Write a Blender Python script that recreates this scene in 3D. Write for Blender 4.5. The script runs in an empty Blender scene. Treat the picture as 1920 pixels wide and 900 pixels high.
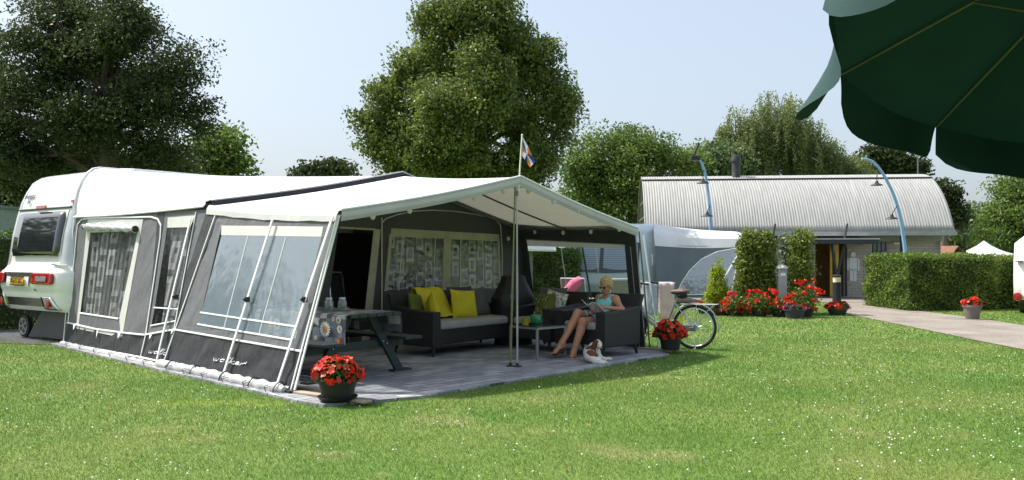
import bpy, math, random
import numpy as np
from mathutils import Vector, Matrix
R = math.radians
random.seed(7); rng = np.random.default_rng(11)
S = bpy.context.scene
COL = S.collection
F, CX, HY, EYE = 1600.0, 960.0, 480.0, 1.45      # camera numbers in source-photo pixels

# ---------------------------------------------------------------- camera, sky, sun, exposure
cam = bpy.data.objects.new('camera', bpy.data.cameras.new('camera')); COL.objects.link(cam)
cam.location = (0, 0, EYE); cam.rotation_euler = (R(90), 0, 0)
cam.data.sensor_width = 36; cam.data.lens = 30.0; cam.data.shift_y = 30 / 1920
cam.data.clip_start = .1; cam.data.clip_end = 1500
S.camera = cam
SUN_TO = Vector((-.955 * math.cos(R(55)), .295 * math.cos(R(55)), math.sin(R(55)))).normalized()
w = bpy.data.worlds.new('World'); S.world = w; w.use_nodes = True
nt = w.node_tree; bg = nt.nodes['Background']; sky = nt.nodes.new('ShaderNodeTexSky')
sky.sky_type = 'NISHITA'; sky.sun_disc = False; sky.sun_elevation = R(55)
sky.sun_rotation = math.atan2(SUN_TO.x, SUN_TO.y); sky.dust_density = 5.0; sky.air_density = 1.0; sky.ozone_density = 1.3
veil = nt.nodes.new('ShaderNodeMix'); veil.data_type = 'RGBA'; veil.inputs[0].default_value = .55; veil.inputs[7].default_value = (2.95, 3.35, 3.75, 1)   # thin summer haze over the blue
nt.links.new(sky.outputs[0], veil.inputs[6]); nt.links.new(veil.outputs[2], bg.inputs[0]); bg.inputs[1].default_value = .15
sl = bpy.data.lights.new('sun', 'SUN'); sl.energy = 4.0; sl.angle = R(.6); sl.color = (1, .955, .88)
sun = bpy.data.objects.new('sun', sl); COL.objects.link(sun); sun.location = (-20, 5, 40)
sun.rotation_euler = SUN_TO.to_track_quat('Z', 'Y').to_euler()
S.view_settings.view_transform = 'Standard'; S.view_settings.look = 'None'
S.view_settings.exposure = .75; S.view_settings.gamma = 1
S.view_settings.use_curve_mapping = False
try:
    S.cycles.use_denoising = True; S.cycles.denoiser = 'OPENIMAGEDENOISE'
    S.cycles.max_bounces = 8; S.cycles.transparent_max_bounces = 24
except Exception: pass

# ---------------------------------------------------------------- point helpers
def pt(px, py, Y): return Vector(((px - CX) / F * Y, Y, EYE - (py - HY) / F * Y))
def gp(px, py, z=0.): 
    Y = F * (EYE - z) / (py - HY); return Vector(((px - CX) / F * Y, Y, z))
def lerp(a, b, t): return a + (b - a) * t

# ---------------------------------------------------------------- materials
MATS = {}
def nodes_of(name):
    m = bpy.data.materials.new(name); m.use_nodes = True
    n = m.node_tree; return m, n, n.nodes['Principled BSDF'], n.nodes['Material Output']
def M(name, col, rough=.6, metal=0., var=.12, vs=6., bump=0., bs=40., transl=0., tcol=None, spec=.5, scale=(1, 1, 1), det=3, coat=0., alpha=1.):
    if name in MATS: return MATS[name]
    m, n, p, out = nodes_of(name); L = n.links.new
    tc = n.nodes.new('ShaderNodeTexCoord'); mp = n.nodes.new('ShaderNodeMapping'); mp.inputs['Scale'].default_value = scale
    L(tc.outputs['Object'], mp.inputs['Vector'])
    ns = n.nodes.new('ShaderNodeTexNoise'); ns.inputs['Scale'].default_value = vs; ns.inputs['Detail'].default_value = det
    L(mp.outputs[0], ns.inputs['Vector'])
    mx = n.nodes.new('ShaderNodeMix'); mx.data_type = 'RGBA'
    mx.inputs[6].default_value = (*[c * (1 - var) for c in col], 1); mx.inputs[7].default_value = (*[min(1, c * (1 + var)) for c in col], 1)
    rm = n.nodes.new('ShaderNodeMapRange'); rm.inputs[1].default_value = .3; rm.inputs[2].default_value = .7
    L(ns.outputs[0], rm.inputs[0]); L(rm.outputs[0], mx.inputs[0]); L(mx.outputs[2], p.inputs['Base Color'])
    p.inputs['Roughness'].default_value = rough; p.inputs['Metallic'].default_value = metal
    p.inputs['Specular IOR Level'].default_value = spec; p.inputs['Coat Weight'].default_value = coat; p.inputs['Alpha'].default_value = alpha
    if bump:
        n2 = n.nodes.new('ShaderNodeTexNoise'); n2.inputs['Scale'].default_value = bs; n2.inputs['Detail'].default_value = 3
        L(mp.outputs[0], n2.inputs['Vector'])
        b = n.nodes.new('ShaderNodeBump'); b.inputs['Strength'].default_value = bump; b.inputs['Distance'].default_value = .02
        L(n2.outputs[0], b.inputs['Height']); L(b.outputs[0], p.inputs['Normal'])
    if transl:
        t = n.nodes.new('ShaderNodeBsdfTranslucent'); ms = n.nodes.new('ShaderNodeMixShader'); ms.inputs[0].default_value = transl
        if tcol: t.inputs[0].default_value = (*tcol, 1)
        else: L(mx.outputs[2], t.inputs[0])
        L(p.outputs[0], ms.inputs[1]); L(t.outputs[0], ms.inputs[2]); L(ms.outputs[0], out.inputs[0])
    MATS[name] = m; return m
def leafmat(name, c0, c1, c2=None, transl=.35, rough=.5):
    m, n, p, out = nodes_of(name); L = n.links.new
    a = n.nodes.new('ShaderNodeAttribute'); a.attribute_name = 'tint'
    r = n.nodes.new('ShaderNodeValToRGB'); e = r.color_ramp.elements
    e[0].color = (*c0, 1); e[1].color = (*c1, 1)
    if c2: q = r.color_ramp.elements.new(.93); q.color = (*c1, 1); e[-1].color = (*c2, 1)
    L(a.outputs['Fac'], r.inputs[0]); L(r.outputs[0], p.inputs['Base Color'])
    p.inputs['Roughness'].default_value = rough; p.inputs['Specular IOR Level'].default_value = .35
    t = n.nodes.new('ShaderNodeBsdfTranslucent'); L(r.outputs[0], t.inputs[0])
    ms = n.nodes.new('ShaderNodeMixShader'); ms.inputs[0].default_value = transl
    L(p.outputs[0], ms.inputs[1]); L(t.outputs[0], ms.inputs[2]); L(ms.outputs[0], out.inputs[0])
    MATS[name] = m; return m
def clearmat(name, haze=(.6, .68, .75), hz=.12, gl=.25, rough=.08, bump=.15, bs=5.):
    m, n, p, out = nodes_of(name); L = n.links.new; n.nodes.remove(p)
    tr = n.nodes.new('ShaderNodeBsdfTransparent'); tr.inputs[0].default_value = (.93, .95, .95, 1)
    d = n.nodes.new('ShaderNodeBsdfDiffuse'); d.inputs[0].default_value = (*haze, 1)
    g = n.nodes.new('ShaderNodeBsdfGlossy'); g.inputs['Roughness'].default_value = rough
    tc = n.nodes.new('ShaderNodeTexCoord'); ns = n.nodes.new('ShaderNodeTexNoise'); ns.inputs['Scale'].default_value = bs
    L(tc.outputs['Object'], ns.inputs['Vector'])
    b = n.nodes.new('ShaderNodeBump'); b.inputs['Strength'].default_value = bump; b.inputs['Distance'].default_value = .05
    L(ns.outputs[0], b.inputs['Height']); L(b.outputs[0], g.inputs['Normal'])
    fr = n.nodes.new('ShaderNodeLayerWeight'); fr.inputs[0].default_value = .5
    pw = n.nodes.new('ShaderNodeMath'); pw.operation = 'POWER'; pw.inputs[1].default_value = 4.; L(fr.outputs['Facing'], pw.inputs[0])
    ma = n.nodes.new('ShaderNodeMath'); ma.operation = 'MULTIPLY_ADD'; ma.inputs[1].default_value = .7; ma.inputs[2].default_value = gl; ma.use_clamp = True
    L(pw.outputs[0], ma.inputs[0])
    m1 = n.nodes.new('ShaderNodeMixShader'); m1.inputs[0].default_value = hz; L(tr.outputs[0], m1.inputs[1]); L(d.outputs[0], m1.inputs[2])
    m2 = n.nodes.new('ShaderNodeMixShader'); L(ma.outputs[0], m2.inputs[0]); L(m1.outputs[0], m2.inputs[1]); L(g.outputs[0], m2.inputs[2])
    L(m2.outputs[0], out.inputs[0]); MATS[name] = m; return m

# ---------------------------------------------------------------- object helpers
WM = {}
def tag(o, label=None, cat=None, group=None, kind=None):
    for k, v in (('label', label), ('category', cat), ('group', group), ('kind', kind)):
        if v: o[k] = v
    return o
def thing(name, label, cat, loc=(0, 0, 0), rz=0., group=None):
    o = bpy.data.objects.new(name, None); COL.objects.link(o); o.location = loc; o.rotation_euler = (0, 0, rz)
    o.empty_display_size = .1
    WM[o.name] = Matrix.Translation(Vector(loc)) @ Matrix.Rotation(rz, 4, 'Z')
    return tag(o, label, cat, group)
def children(o): return [c for c in bpy.data.objects if c.parent == o]
def dup(o, loc=None, rz=None, label=None, parent=None, scale=None):
    kids = children(o)
    c = o.copy(); COL.objects.link(c)
    if parent: c.parent = parent
    if loc is not None: c.location = loc
    if rz is not None: c.rotation_euler = (0, 0, rz)
    if scale: c.scale = scale
    if label: c['label'] = label
    for k in kids: dup(k, parent=c)
    return c
class MB:
    """collects faces, then links them as ONE mesh object"""
    def __init__(s): s.v = []; s.f = []; s.m = []; s.mi = 0
    def add(s, vs, fs):
        n = len(s.v); s.v += [Vector(v) for v in vs]; s.f += [tuple(i + n for i in f) for f in fs]; s.m += [s.mi] * len(fs); return s
    def poly(s, pts): return s.add(pts, [tuple(range(len(pts)))])
    def grid(s, rows, closed=False):
        nr, nc = len(rows), len(rows[0]); fs = []
        for i in range(nr - 1):
            for j in range(nc if closed else nc - 1):
                k = (j + 1) % nc; fs.append((i * nc + j, i * nc + k, (i + 1) * nc + k, (i + 1) * nc + j))
        return s.add([p for r in rows for p in r], fs)
    def box(s, c, size, rz=0., rot=None):
        x, y, z = [a / 2 for a in size]; m = rot if rot else Matrix.Rotation(rz, 3, 'Z'); c = Vector(c)
        vs = [c + m @ Vector((a * x, b * y, d * z)) for a in (-1, 1) for b in (-1, 1) for d in (-1, 1)]
        return s.add(vs, [(0, 1, 3, 2), (4, 6, 7, 5), (0, 4, 5, 1), (2, 3, 7, 6), (0, 2, 6, 4), (1, 5, 7, 3)])
    def beam(s, a, b, wd, th, up=(0, 0, 1)):
        a, b = Vector(a), Vector(b); d = (b - a); l = d.length; d.normalize(); u = Vector(up)
        sd = d.cross(u); sd = sd.normalized() if sd.length > 1e-6 else Vector((1, 0, 0)); u = sd.cross(d)
        m = Matrix((sd, d, u)).transposed(); return s.box((a + b) / 2, (wd, l, th), rot=m)
    def tube(s, pts, r, n=8, cap=True):
        pts = [Vector(p) for p in pts]; k = len(pts)
        rs = list(r) if hasattr(r, '__len__') else [r] * k
        t0 = (pts[1] - pts[0]).normalized(); a = t0.orthogonal().normalized(); rows = []
        for i, p in enumerate(pts):
            t = (pts[min(i + 1, k - 1)] - pts[max(i - 1, 0)])
            t = t.normalized() if t.length > 1e-9 else t0
            a = (a - t * a.dot(t)); a = a.normalized() if a.length > 1e-6 else t.orthogonal().normalized()
            b = t.cross(a)
            rows.append([p + (a * math.cos(2 * math.pi * j / n) + b * math.sin(2 * math.pi * j / n)) * rs[i] for j in range(n)])
        base = len(s.v); s.grid(rows, True)
        if cap:
            s.f.append(tuple(base + j for j in range(n - 1, -1, -1))); s.f.append(tuple(base + (k - 1) * n + j for j in range(n))); s.m += [s.mi] * 2
        return s
    def lathe(s, prof, c=(0, 0, 0), n=24, axis='z'):
        c = Vector(c); rows = []
        for r, z in prof:
            row = []
            for j in range(n):
                a = 2 * math.pi * j / n; x, y = max(r, 1e-4) * math.cos(a), max(r, 1e-4) * math.sin(a)
                row.append(c + (Vector((x, y, z)) if axis == 'z' else Vector((x, z, y)) if axis == 'y' else Vector((z, x, y))))
            rows.append(row)
        return s.grid(rows, True)
    def ball(s, c, r, n=10):
        r = Vector(r) if hasattr(r, '__len__') else Vector((r, r, r)); c = Vector(c); rows = []
        for i in range(n // 2 + 1):
            t = math.pi * i / (n // 2); q = max(math.sin(t), 1e-3)
            rows.append([c + Vector((r.x * q * math.cos(2 * math.pi * j / n), r.y * q * math.sin(2 * math.pi * j / n), r.z * math.cos(t))) for j in range(n)])
        return s.grid(rows, True)
    def build(s, name, mat, parent=None, world=False, smooth=False, bevel=0., root=None, solid=0., sub=0):
        me = bpy.data.meshes.new(name)
        vs = s.v
        if world and (root or parent):
            im = WM[(root or parent).name].inverted(); vs = [im @ v for v in vs]
        me.from_pydata([tuple(v) for v in vs], [], s.f)
        for mm in (mat if isinstance(mat, (list, tuple)) else [mat]): me.materials.append(mm)
        if any(s.m): me.polygons.foreach_set('material_index', s.m)
        if smooth:
            me.polygons.foreach_set('use_smooth', [True] * len(s.f))
            try: me.set_sharp_from_angle(angle=R(40))
            except Exception: pass
        me.update()
        o = bpy.data.objects.new(name, me); COL.objects.link(o)
        if parent: o.parent = parent
        if root: WM[o.name] = WM[root.name]
        elif world and parent: WM[o.name] = WM[parent.name]
        if bevel:
            b = o.modifiers.new('bevel', 'BEVEL'); b.width = bevel; b.segments = 2; b.limit_method = 'ANGLE'
        if solid:
            b = o.modifiers.new('solid', 'SOLIDIFY'); b.thickness = solid; b.offset = 0
        if sub:
            b = o.modifiers.new('sub', 'SUBSURF'); b.levels = sub; b.render_levels = sub
        return o
def npmesh(name, V, Fc, mat, parent=None, tint=None, smooth=False):
    """V (N,3), Fc (M,k) arrays -> mesh object, quick"""
    me = bpy.data.meshes.new(name); V = np.asarray(V, dtype=np.float32); Fc = np.asarray(Fc, dtype=np.int32)
    me.vertices.add(len(V)); me.vertices.foreach_set('co', V.ravel())
    k = Fc.shape[1]; me.loops.add(Fc.size); me.loops.foreach_set('vertex_index', Fc.ravel())
    me.polygons.add(len(Fc)); me.polygons.foreach_set('loop_start', np.arange(0, Fc.size, k, dtype=np.int32))
    try: me.polygons.foreach_set('loop_total', np.full(len(Fc), k, dtype=np.int32))
    except Exception: pass
    if smooth: me.polygons.foreach_set('use_smooth', np.ones(len(Fc), dtype=bool))
    me.update(calc_edges=True); me.validate()
    if tint is not None:
        a = me.attributes.new('tint', 'FLOAT', 'FACE'); a.data.foreach_set('value', np.asarray(tint, dtype=np.float32))
    for mm in (mat if isinstance(mat, (list, tuple)) else [mat]): me.materials.append(mm)
    o = bpy.data.objects.new(name, me); COL.objects.link(o)
    if parent: o.parent = parent
    return o
def leaves(C, size, up=0., drop=0., asp=.55):
    """leaf quads (kite shaped) at the points C, random orientation; up biases normals to +z"""
    n = len(C); N = rng.normal(size=(n, 3)); N[:, 2] += up; N /= np.linalg.norm(N, axis=1)[:, None]
    T = rng.normal(size=(n, 3)); T[:, 2] -= drop; T -= N * (T * N).sum(1)[:, None]; T /= np.linalg.norm(T, axis=1)[:, None]
    B = np.cross(N, T); sz = (size * rng.uniform(.6, 1.3, n))[:, None]
    V = np.stack([C - T * sz * .5, C + B * sz * asp * .5 + N * sz * .08, C + T * sz * .5, C - B * sz * asp * .5 + N * sz * .08], 1).reshape(-1, 3)
    return V, np.arange(4 * n).reshape(n, 4)
def blob_points(lobes, n, clump, shell=(.55, 1.), per=60, zmin=None, flat=.8, gap=0.):
    """clumpy points in the outer part of a union of ellipsoids; returns points, tint per point"""
    vol = np.array([(l[3] * l[4] * l[5]) ** .67 for l in lobes]); vol /= vol.sum()
    nc = max(1, n // per); k = rng.choice(len(lobes), nc, p=vol); Lb = np.array(lobes)[k]
    d = rng.normal(size=(nc, 3)); d /= np.linalg.norm(d, axis=1)[:, None]
    r = rng.uniform(shell[0], shell[1], nc)[:, None]
    cc = Lb[:, :3] + d * Lb[:, 3:6] * r
    if gap:
        f = 2.2 / (np.mean(np.array(lobes)[:, 3:6]) + 1e-6)
        nz = np.sin(cc[:, 0] * f * 1.3 + 1.7) * np.cos(cc[:, 2] * f * 1.7 + .6) + .6 * np.sin(cc[:, 1] * f * 1.1 + cc[:, 0] * f * 2.3) * np.cos(cc[:, 2] * f * 2.9)
        kk_ = nz < np.quantile(nz, 1 - gap); cc = cc[kk_]; nc = len(cc)
    A = np.repeat(cc, per, 0); off = np.clip(rng.normal(size=A.shape), -1.5, 1.5) * clump * .5; off[:, 2] *= flat
    cs = np.repeat(rng.uniform(.6, 1.3, nc), per)[:, None]
    P = A + off * cs
    t = np.repeat(rng.uniform(0, .75, nc), per) + rng.uniform(0, .3, len(A)) 
    if zmin is not None:
        q = P[:, 2] > zmin; P, t = P[q], t[q]
    return P, np.clip(t, 0, 1), cc
BARK = M('bark', (.09, .07, .05), .9, bump=.8, bs=12, scale=(1, 1, .3), var=.3)
def tree(name, label, lob, base, n, leaf, clump, mat, trunk_r, group='trees around the lawn', shell=(.55, 1.), per=60, limbs=14, drop=0., extra=None, up=.3, flat=.8, zmin=None, gap=.12, subl=6):
    """lob: list of (px, py, rx, ry, Y[, rdepth]) in photo pixels, turned into world ellipsoids"""
    lobes = []
    for l in lob:
        c = pt(l[0], l[1], l[4]); k = l[4] / F; rd = l[5] if len(l) > 5 else min(l[2], l[3] * 1.3) * k
        lobes.append((c.x, c.y, c.z, l[2] * k, rd, l[3] * k))
    b = Vector(base); t = thing(name, label, 'tree', b, 0, group)
    if subl:     # boughs: smaller lobes sitting over each big one
        big = lobes; lobes = [(l[0], l[1], l[2], l[3] * .9, l[4] * .9, l[5] * .9) for l in big]
        for l in big:
            for _ in range(subl):
                d = rng.normal(size=3); d[1] -= .3; d /= np.linalg.norm(d); s_ = rng.uniform(.22, .38); lobes.append((l[0] + d[0] * l[3] * .8, l[1] + d[1] * l[4] * .8, l[2] + d[2] * l[5] * .8, l[3] * s_, l[4] * s_, l[5] * s_))
    P, tn, cc = blob_points(lobes, n, clump, shell, per, zmin=zmin, flat=flat, gap=gap)
    V, Fc = leaves(P - np.array(b)[None], leaf, up=up, drop=drop)
    npmesh('crown', V, Fc, mat, t, tint=tn)
    mb = MB(); top = Vector(max(lobes, key=lambda q: q[2])[:3]); mid = Vector(np.mean(np.array(lobes)[:, :3], 0))
    pts = [b, lerp(b, mid, .35) + Vector((.1, 0, 0)), lerp(b, mid, .7), mid, lerp(mid, top, .5), top]
    mb.tube([p - b for p in pts], [trunk_r * 1.25, trunk_r, trunk_r * .8, trunk_r * .55, trunk_r * .35, trunk_r * .12], 10)
    sel = cc[rng.choice(len(cc), min(limbs, len(cc)), replace=False)]
    for c in sel:
        c = Vector(c); s0 = lerp(b, mid, random.uniform(.55, 1.)) if c.z < mid.z + 1 else lerp(mid, top, random.uniform(0, .5))
        m1 = lerp(s0, c, .5) + Vector((random.uniform(-.3, .3), random.uniform(-.3, .3), random.uniform(0, .5)))
        mb.tube([p - b for p in (s0, lerp(s0, m1, .5) + Vector((0, 0, .1)), m1, lerp(m1, c, .6), c)], [trunk_r * .38, trunk_r * .3, trunk_r * .2, trunk_r * .12, trunk_r * .05], 6, False)
    mb.build('trunk', BARK, t, smooth=True)
    return t

# ---------------------------------------------------------------- soft bodies: smooth union of cones -> one surface
def sdf_mesh(prims, h, k=.03, pad=.05):
    """prims: ('c', a, ra, b, rb[, k]) cones, ('e', centre, radii, rotation[, k]) ellipsoids"""
    lo = np.full(3, 1e9); hi = -lo
    for p in prims:
        if p[0] == 'c':
            for q, r in ((p[1], p[2]), (p[3], p[4])): lo = np.minimum(lo, np.array(q) - r); hi = np.maximum(hi, np.array(q) + r)
        else: r = max(p[2]); lo = np.minimum(lo, np.array(p[1]) - r); hi = np.maximum(hi, np.array(p[1]) + r)
    lo -= pad; hi += pad; dim = np.ceil((hi - lo) / h).astype(int) + 1
    D = np.full(dim, 1.0, dtype=np.float32)
    for p in prims:
        kk = k
        if p[0] == 'c':
            a, ra, b, rb = np.array(p[1], float), p[2], np.array(p[3], float), p[4]
            if len(p) > 5: kk = p[5]
            l2 = np.minimum(a - ra, b - rb); h2 = np.maximum(a + ra, b + rb)
        else:
            c, rad = np.array(p[1], float), np.array(p[2], float); Rm = np.array(p[3]) if p[3] is not None else np.eye(3)
            if len(p) > 4: kk = p[4]
            l2 = c - rad.max(); h2 = c + rad.max()
        m = kk * 1.5 + 2 * h; i0 = np.clip(np.floor((l2 - m - lo) / h).astype(int), 0, dim - 1); i1 = np.clip(np.ceil((h2 + m - lo) / h).astype(int) + 1, 1, dim)
        sl_ = tuple(slice(i0[q], i1[q]) for q in range(3))
        ax = [lo[q] + h * np.arange(i0[q], i1[q]) for q in range(3)]
        X, Y, Z = np.meshgrid(*ax, indexing='ij')
        if p[0] == 'c':
            ab = b - a; L2 = max(ab @ ab, 1e-12)
            t = np.clip(((X - a[0]) * ab[0] + (Y - a[1]) * ab[1] + (Z - a[2]) * ab[2]) / L2, 0, 1)
            d = np.sqrt((X - a[0] - t * ab[0]) ** 2 + (Y - a[1] - t * ab[1]) ** 2 + (Z - a[2] - t * ab[2]) ** 2) - (ra + (rb - ra) * t)
        else:
            Q = np.stack([X - c[0], Y - c[1], Z - c[2]], -1) @ Rm
            q1 = np.linalg.norm(Q / rad, axis=-1); q2 = np.linalg.norm(Q / rad ** 2, axis=-1)
            d = q1 * (q1 - 1) / np.maximum(q2, 1e-6)
        E = D[sl_]; hh = np.maximum(kk - np.abs(E - d), 0) / kk
        D[sl_] = np.minimum(E, d) - hh * hh * kk * .25
    s = D < 0
    nx, ny, nz = dim - 1
    cnt = np.zeros((nx, ny, nz), dtype=np.int8)
    for a in (0, 1):
        for b in (0, 1):
            for c in (0, 1): cnt += s[a:a + nx, b:b + ny, c:c + nz]
    act = (cnt > 0) & (cnt < 8); idx = -np.ones(act.shape, dtype=np.int32); cells = np.argwhere(act); idx[act] = np.arange(len(cells))
    acc = np.zeros((len(cells), 3)); w_ = np.zeros(len(cells))
    corners = [(a, b, c) for a in (0, 1) for b in (0, 1) for c in (0, 1)]
    for c0 in corners:
        for q in range(3):
            if c0[q]: continue
            c1 = list(c0); c1[q] = 1
            d0 = D[cells[:, 0] + c0[0], cells[:, 1] + c0[1], cells[:, 2] + c0[2]]; d1 = D[cells[:, 0] + c1[0], cells[:, 1] + c1[1], cells[:, 2] + c1[2]]
            x = (d0 < 0) != (d1 < 0); t = np.where(x, d0 / np.where(x, d0 - d1, 1), 0)
            pp = np.tile(np.array(c0, float), (len(cells), 1)); pp[:, q] += t; acc[x] += pp[x]; w_[x] += 1
    V = lo + h * (cells + acc / np.maximum(w_, 1)[:, None]); faces = []
    for q in range(3):
        u, v = (q + 1) % 3, (q + 2) % 3
        a = np.take(s, range(0, dim[q] - 1), q); b = np.take(s, range(1, dim[q]), q); e = np.argwhere(a != b)
        e = e[(e[:, u] > 0) & (e[:, v] > 0) & (e[:, u] < dim[u] - 1) & (e[:, v] < dim[v] - 1)]
        fl = a[e[:, 0], e[:, 1], e[:, 2]]
        def at(du, dv):
            g = e.copy(); g[:, u] -= du; g[:, v] -= dv; return idx[g[:, 0], g[:, 1], g[:, 2]]
        Q = np.stack([at(1, 1), at(0, 1), at(0, 0), at(1, 0)], 1)
        Q[~fl] = Q[~fl][:, ::-1]; faces.append(Q)
    return V, np.concatenate(faces)

# ---------------------------------------------------------------- fabric walls: bilinear patches that photo points are traced onto
class Patch:
    def __init__(s, a, b, c, d):
        s.q = [Vector(v) for v in (a, b, c, d)]
        n = (s.q[1] - s.q[0]).cross(s.q[3] - s.q[0]).normalized(); mid = s.P(.5, .5)
        s.n = n if n.dot(Vector((0, 0, EYE)) - mid) > 0 else -n
    def P(s, u, h, off=0.):
        a, b, c, d = s.q; p = a * (1 - u) * (1 - h) + b * u * (1 - h) + c * u * h + d * (1 - u) * h
        return p + s.n * off if off else p
    def inv(s, px, py):
        r = Vector(((px - CX) / F, 1., -(py - HY) / F)); o = Vector((0, 0, EYE)); u, h = .5, .5
        for _ in range(12):
            p = s.P(u, h); du = s.P(u + 1e-3, h) - p; dh = s.P(u, h + 1e-3) - p
            def e(p): y = max(p.y, .5); return (p.x / y - r.x, (p.z - EYE) / y - r.z)
            e0 = e(p); e1 = e(p + du); e2 = e(p + dh)
            a, b, c, d = (e1[0] - e0[0]) * 1e3, (e2[0] - e0[0]) * 1e3, (e1[1] - e0[1]) * 1e3, (e2[1] - e0[1]) * 1e3
            det = a * d - b * c
            if abs(det) < 1e-12: break
            su = (-e0[0] * d + e0[1] * b) / det; sh = (-a * e0[1] + c * e0[0]) / det
            u += max(-.5, min(.5, su)); h += max(-.5, min(.5, sh))
        return u, h
    def at(s, px, py, off=0.): return s.P(*s.inv(px, py), off)
    def quad(s, mb, c4, off=0., n=6, m=None, wr=0.):
        """c4: photo corners TL, TR, BR, BL"""
        m = m or n; C = [s.inv(*c) for c in c4]; rows = []
        for i in range(n + 1):
            v = i / n; row = []
            for j in range(m + 1):
                u = j / m
                a = [lerp(lerp(C[0][k], C[1][k], u), lerp(C[3][k], C[2][k], u), v) for k in (0, 1)]
                x_, z_ = a[0] * 3.1, a[1] * 2.
                o_ = off + wr * (.6 * math.sin(9 * x_ + 10 * z_ + 1.6 * math.sin(2.7 * x_)) + .5 * math.sin(19 * x_ + 23 * z_ + 2 * math.sin(4 * z_ + 2 * x_))) * (.3 + .7 * math.sin(math.pi * v)) if wr else off
                row.append(s.P(a[0], a[1], o_))
            rows.append(row)
        mb.grid(rows); return mb
    def frame(s, mb, o, i, off=0., n=4, wr=0.):
        for k in range(4):
            l = (k + 1) % 4; s.quad(mb, (o[k], o[l], i[l], i[k]), off, n, wr=wr)
        return mb
    def line(s, mb, pts, w=.012, off=.006, n=8):
        P = []
        for a, b in zip(pts[:-1], pts[1:]):
            for i in range(n): P.append(s.at(lerp(a[0], b[0], i / n), lerp(a[1], b[1], i / n), off))
        P.append(s.at(*pts[-1], off)); rows = []
        for k, q in enumerate(P):
            t = (P[min(k + 1, len(P) - 1)] - P[max(k - 1, 0)]).normalized(); sd = t.cross(s.n) * (w / 2)
            rows.append([q - sd - s.n * .006, q - sd * .8 + s.n * .003, q + s.n * .005, q + sd * .8 + s.n * .003, q + sd - s.n * .006])
        mb.grid(rows); return mb
# ================================================================ GROUND
def posmat(name, rough=.9):
    m, n, p, out = nodes_of(name); g = n.nodes.new('ShaderNodeNewGeometry'); p.inputs['Roughness'].default_value = rough
    p.inputs['Specular IOR Level'].default_value = .25
    return m, n, p, g, n.links.new
def lawn_colour(n, L, g):
    """colour patches of the lawn by world position: fresh green, yellow green, dry straw"""
    def noise(sc, det=3):
        q = n.nodes.new('ShaderNodeTexNoise'); q.inputs['Scale'].default_value = sc; q.inputs['Detail'].default_value = det
        L(g.outputs['Position'], q.inputs['Vector']); return q.outputs[0]
    r = n.nodes.new('ShaderNodeValToRGB'); e = r.color_ramp.elements
    e[0].position = .35; e[0].color = (.108, .205, .034, 1); e[1].position = .68; e[1].color = (.185, .25, .060, 1)
    L(noise(.55, 4), r.inputs[0])
    dr = n.nodes.new('ShaderNodeMapRange'); dr.inputs[1].default_value = .56; dr.inputs[2].default_value = .72; L(noise(.9, 6), dr.inputs[0])
    # towards the camera the lawn is drier
    sx = n.nodes.new('ShaderNodeSeparateXYZ'); L(g.outputs['Position'], sx.inputs[0])
    dy = n.nodes.new('ShaderNodeMapRange'); dy.inputs[1].default_value = 9.5; dy.inputs[2].default_value = 5.2; dy.inputs[3].default_value = .2; dy.inputs[4].default_value = .8; L(sx.outputs[1], dy.inputs[0])
    mu = n.nodes.new('ShaderNodeMath'); mu.operation = 'MULTIPLY'; L(dr.outputs[0], mu.inputs[0]); L(dy.outputs[0], mu.inputs[1])
    # a worn yellowish track crosses the lawn before the awning skirt
    vs_ = n.nodes.new('ShaderNodeVectorMath'); vs_.operation = 'SUBTRACT'; vs_.inputs[1].default_value = (-2.9, 8.4, 0); L(g.outputs['Position'], vs_.inputs[0])
    ro = n.nodes.new('ShaderNodeMapping'); ro.inputs['Rotation'].default_value = (0, 0, R(52)); ro.inputs['Scale'].default_value = (.95, 4.2, 1); L(vs_.outputs[0], ro.inputs[0])
    le = n.nodes.new('ShaderNodeVectorMath'); le.operation = 'LENGTH'; L(ro.outputs[0], le.inputs[0])
    sw_ = n.nodes.new('ShaderNodeMath'); sw_.operation = 'MULTIPLY_ADD'; sw_.inputs[1].default_value = .9; L(noise(3., 4), sw_.inputs[0]); L(le.outputs['Value'], sw_.inputs[2])
    tr_ = n.nodes.new('ShaderNodeMapRange'); tr_.inputs[1].default_value = 1.55; tr_.inputs[2].default_value = .75; tr_.inputs[4].default_value = .38; L(sw_.outputs[0], tr_.inputs[0])
    my = n.nodes.new('ShaderNodeMix'); my.data_type = 'RGBA'; L(tr_.outputs[0], my.inputs[0]); L(r.outputs[0], my.inputs[6]); my.inputs[7].default_value = (.33, .38, .06, 1)
    mx = n.nodes.new('ShaderNodeMix'); mx.data_type = 'RGBA'; L(mu.outputs[0], mx.inputs[0]); L(my.outputs[2], mx.inputs[6]); mx.inputs[7].default_value = (.36, .33, .15, 1)
    return mx.outputs[2]
gm, n, p, g, L = posmat('lawn_soil'); c = lawn_colour(n, L, g)
fn = n.nodes.new('ShaderNodeTexNoise'); fn.inputs['Scale'].default_value = 45; fn.inputs['Detail'].default_value = 4; L(g.outputs['Position'], fn.inputs['Vector'])
fr_ = n.nodes.new('ShaderNodeMapRange'); fr_.inputs[1].default_value = .3; fr_.inputs[2].default_value = .7; fr_.inputs[3].default_value = .55; fr_.inputs[4].default_value = 1.25; L(fn.outputs[0], fr_.inputs[0])
vm = n.nodes.new('ShaderNodeVectorMath'); vm.operation = 'SCALE'; L(c, vm.inputs[0]); L(fr_.outputs[0], vm.inputs['Scale']); L(vm.outputs[0], p.inputs['Base Color'])
bp = n.nodes.new('ShaderNodeBump'); bp.inputs['Strength'].default_value = .5; bp.inputs['Distance'].default_value = .03; L(fn.outputs[0], bp.inputs['Height']); L(bp.outputs[0], p.inputs['Normal'])
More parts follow.
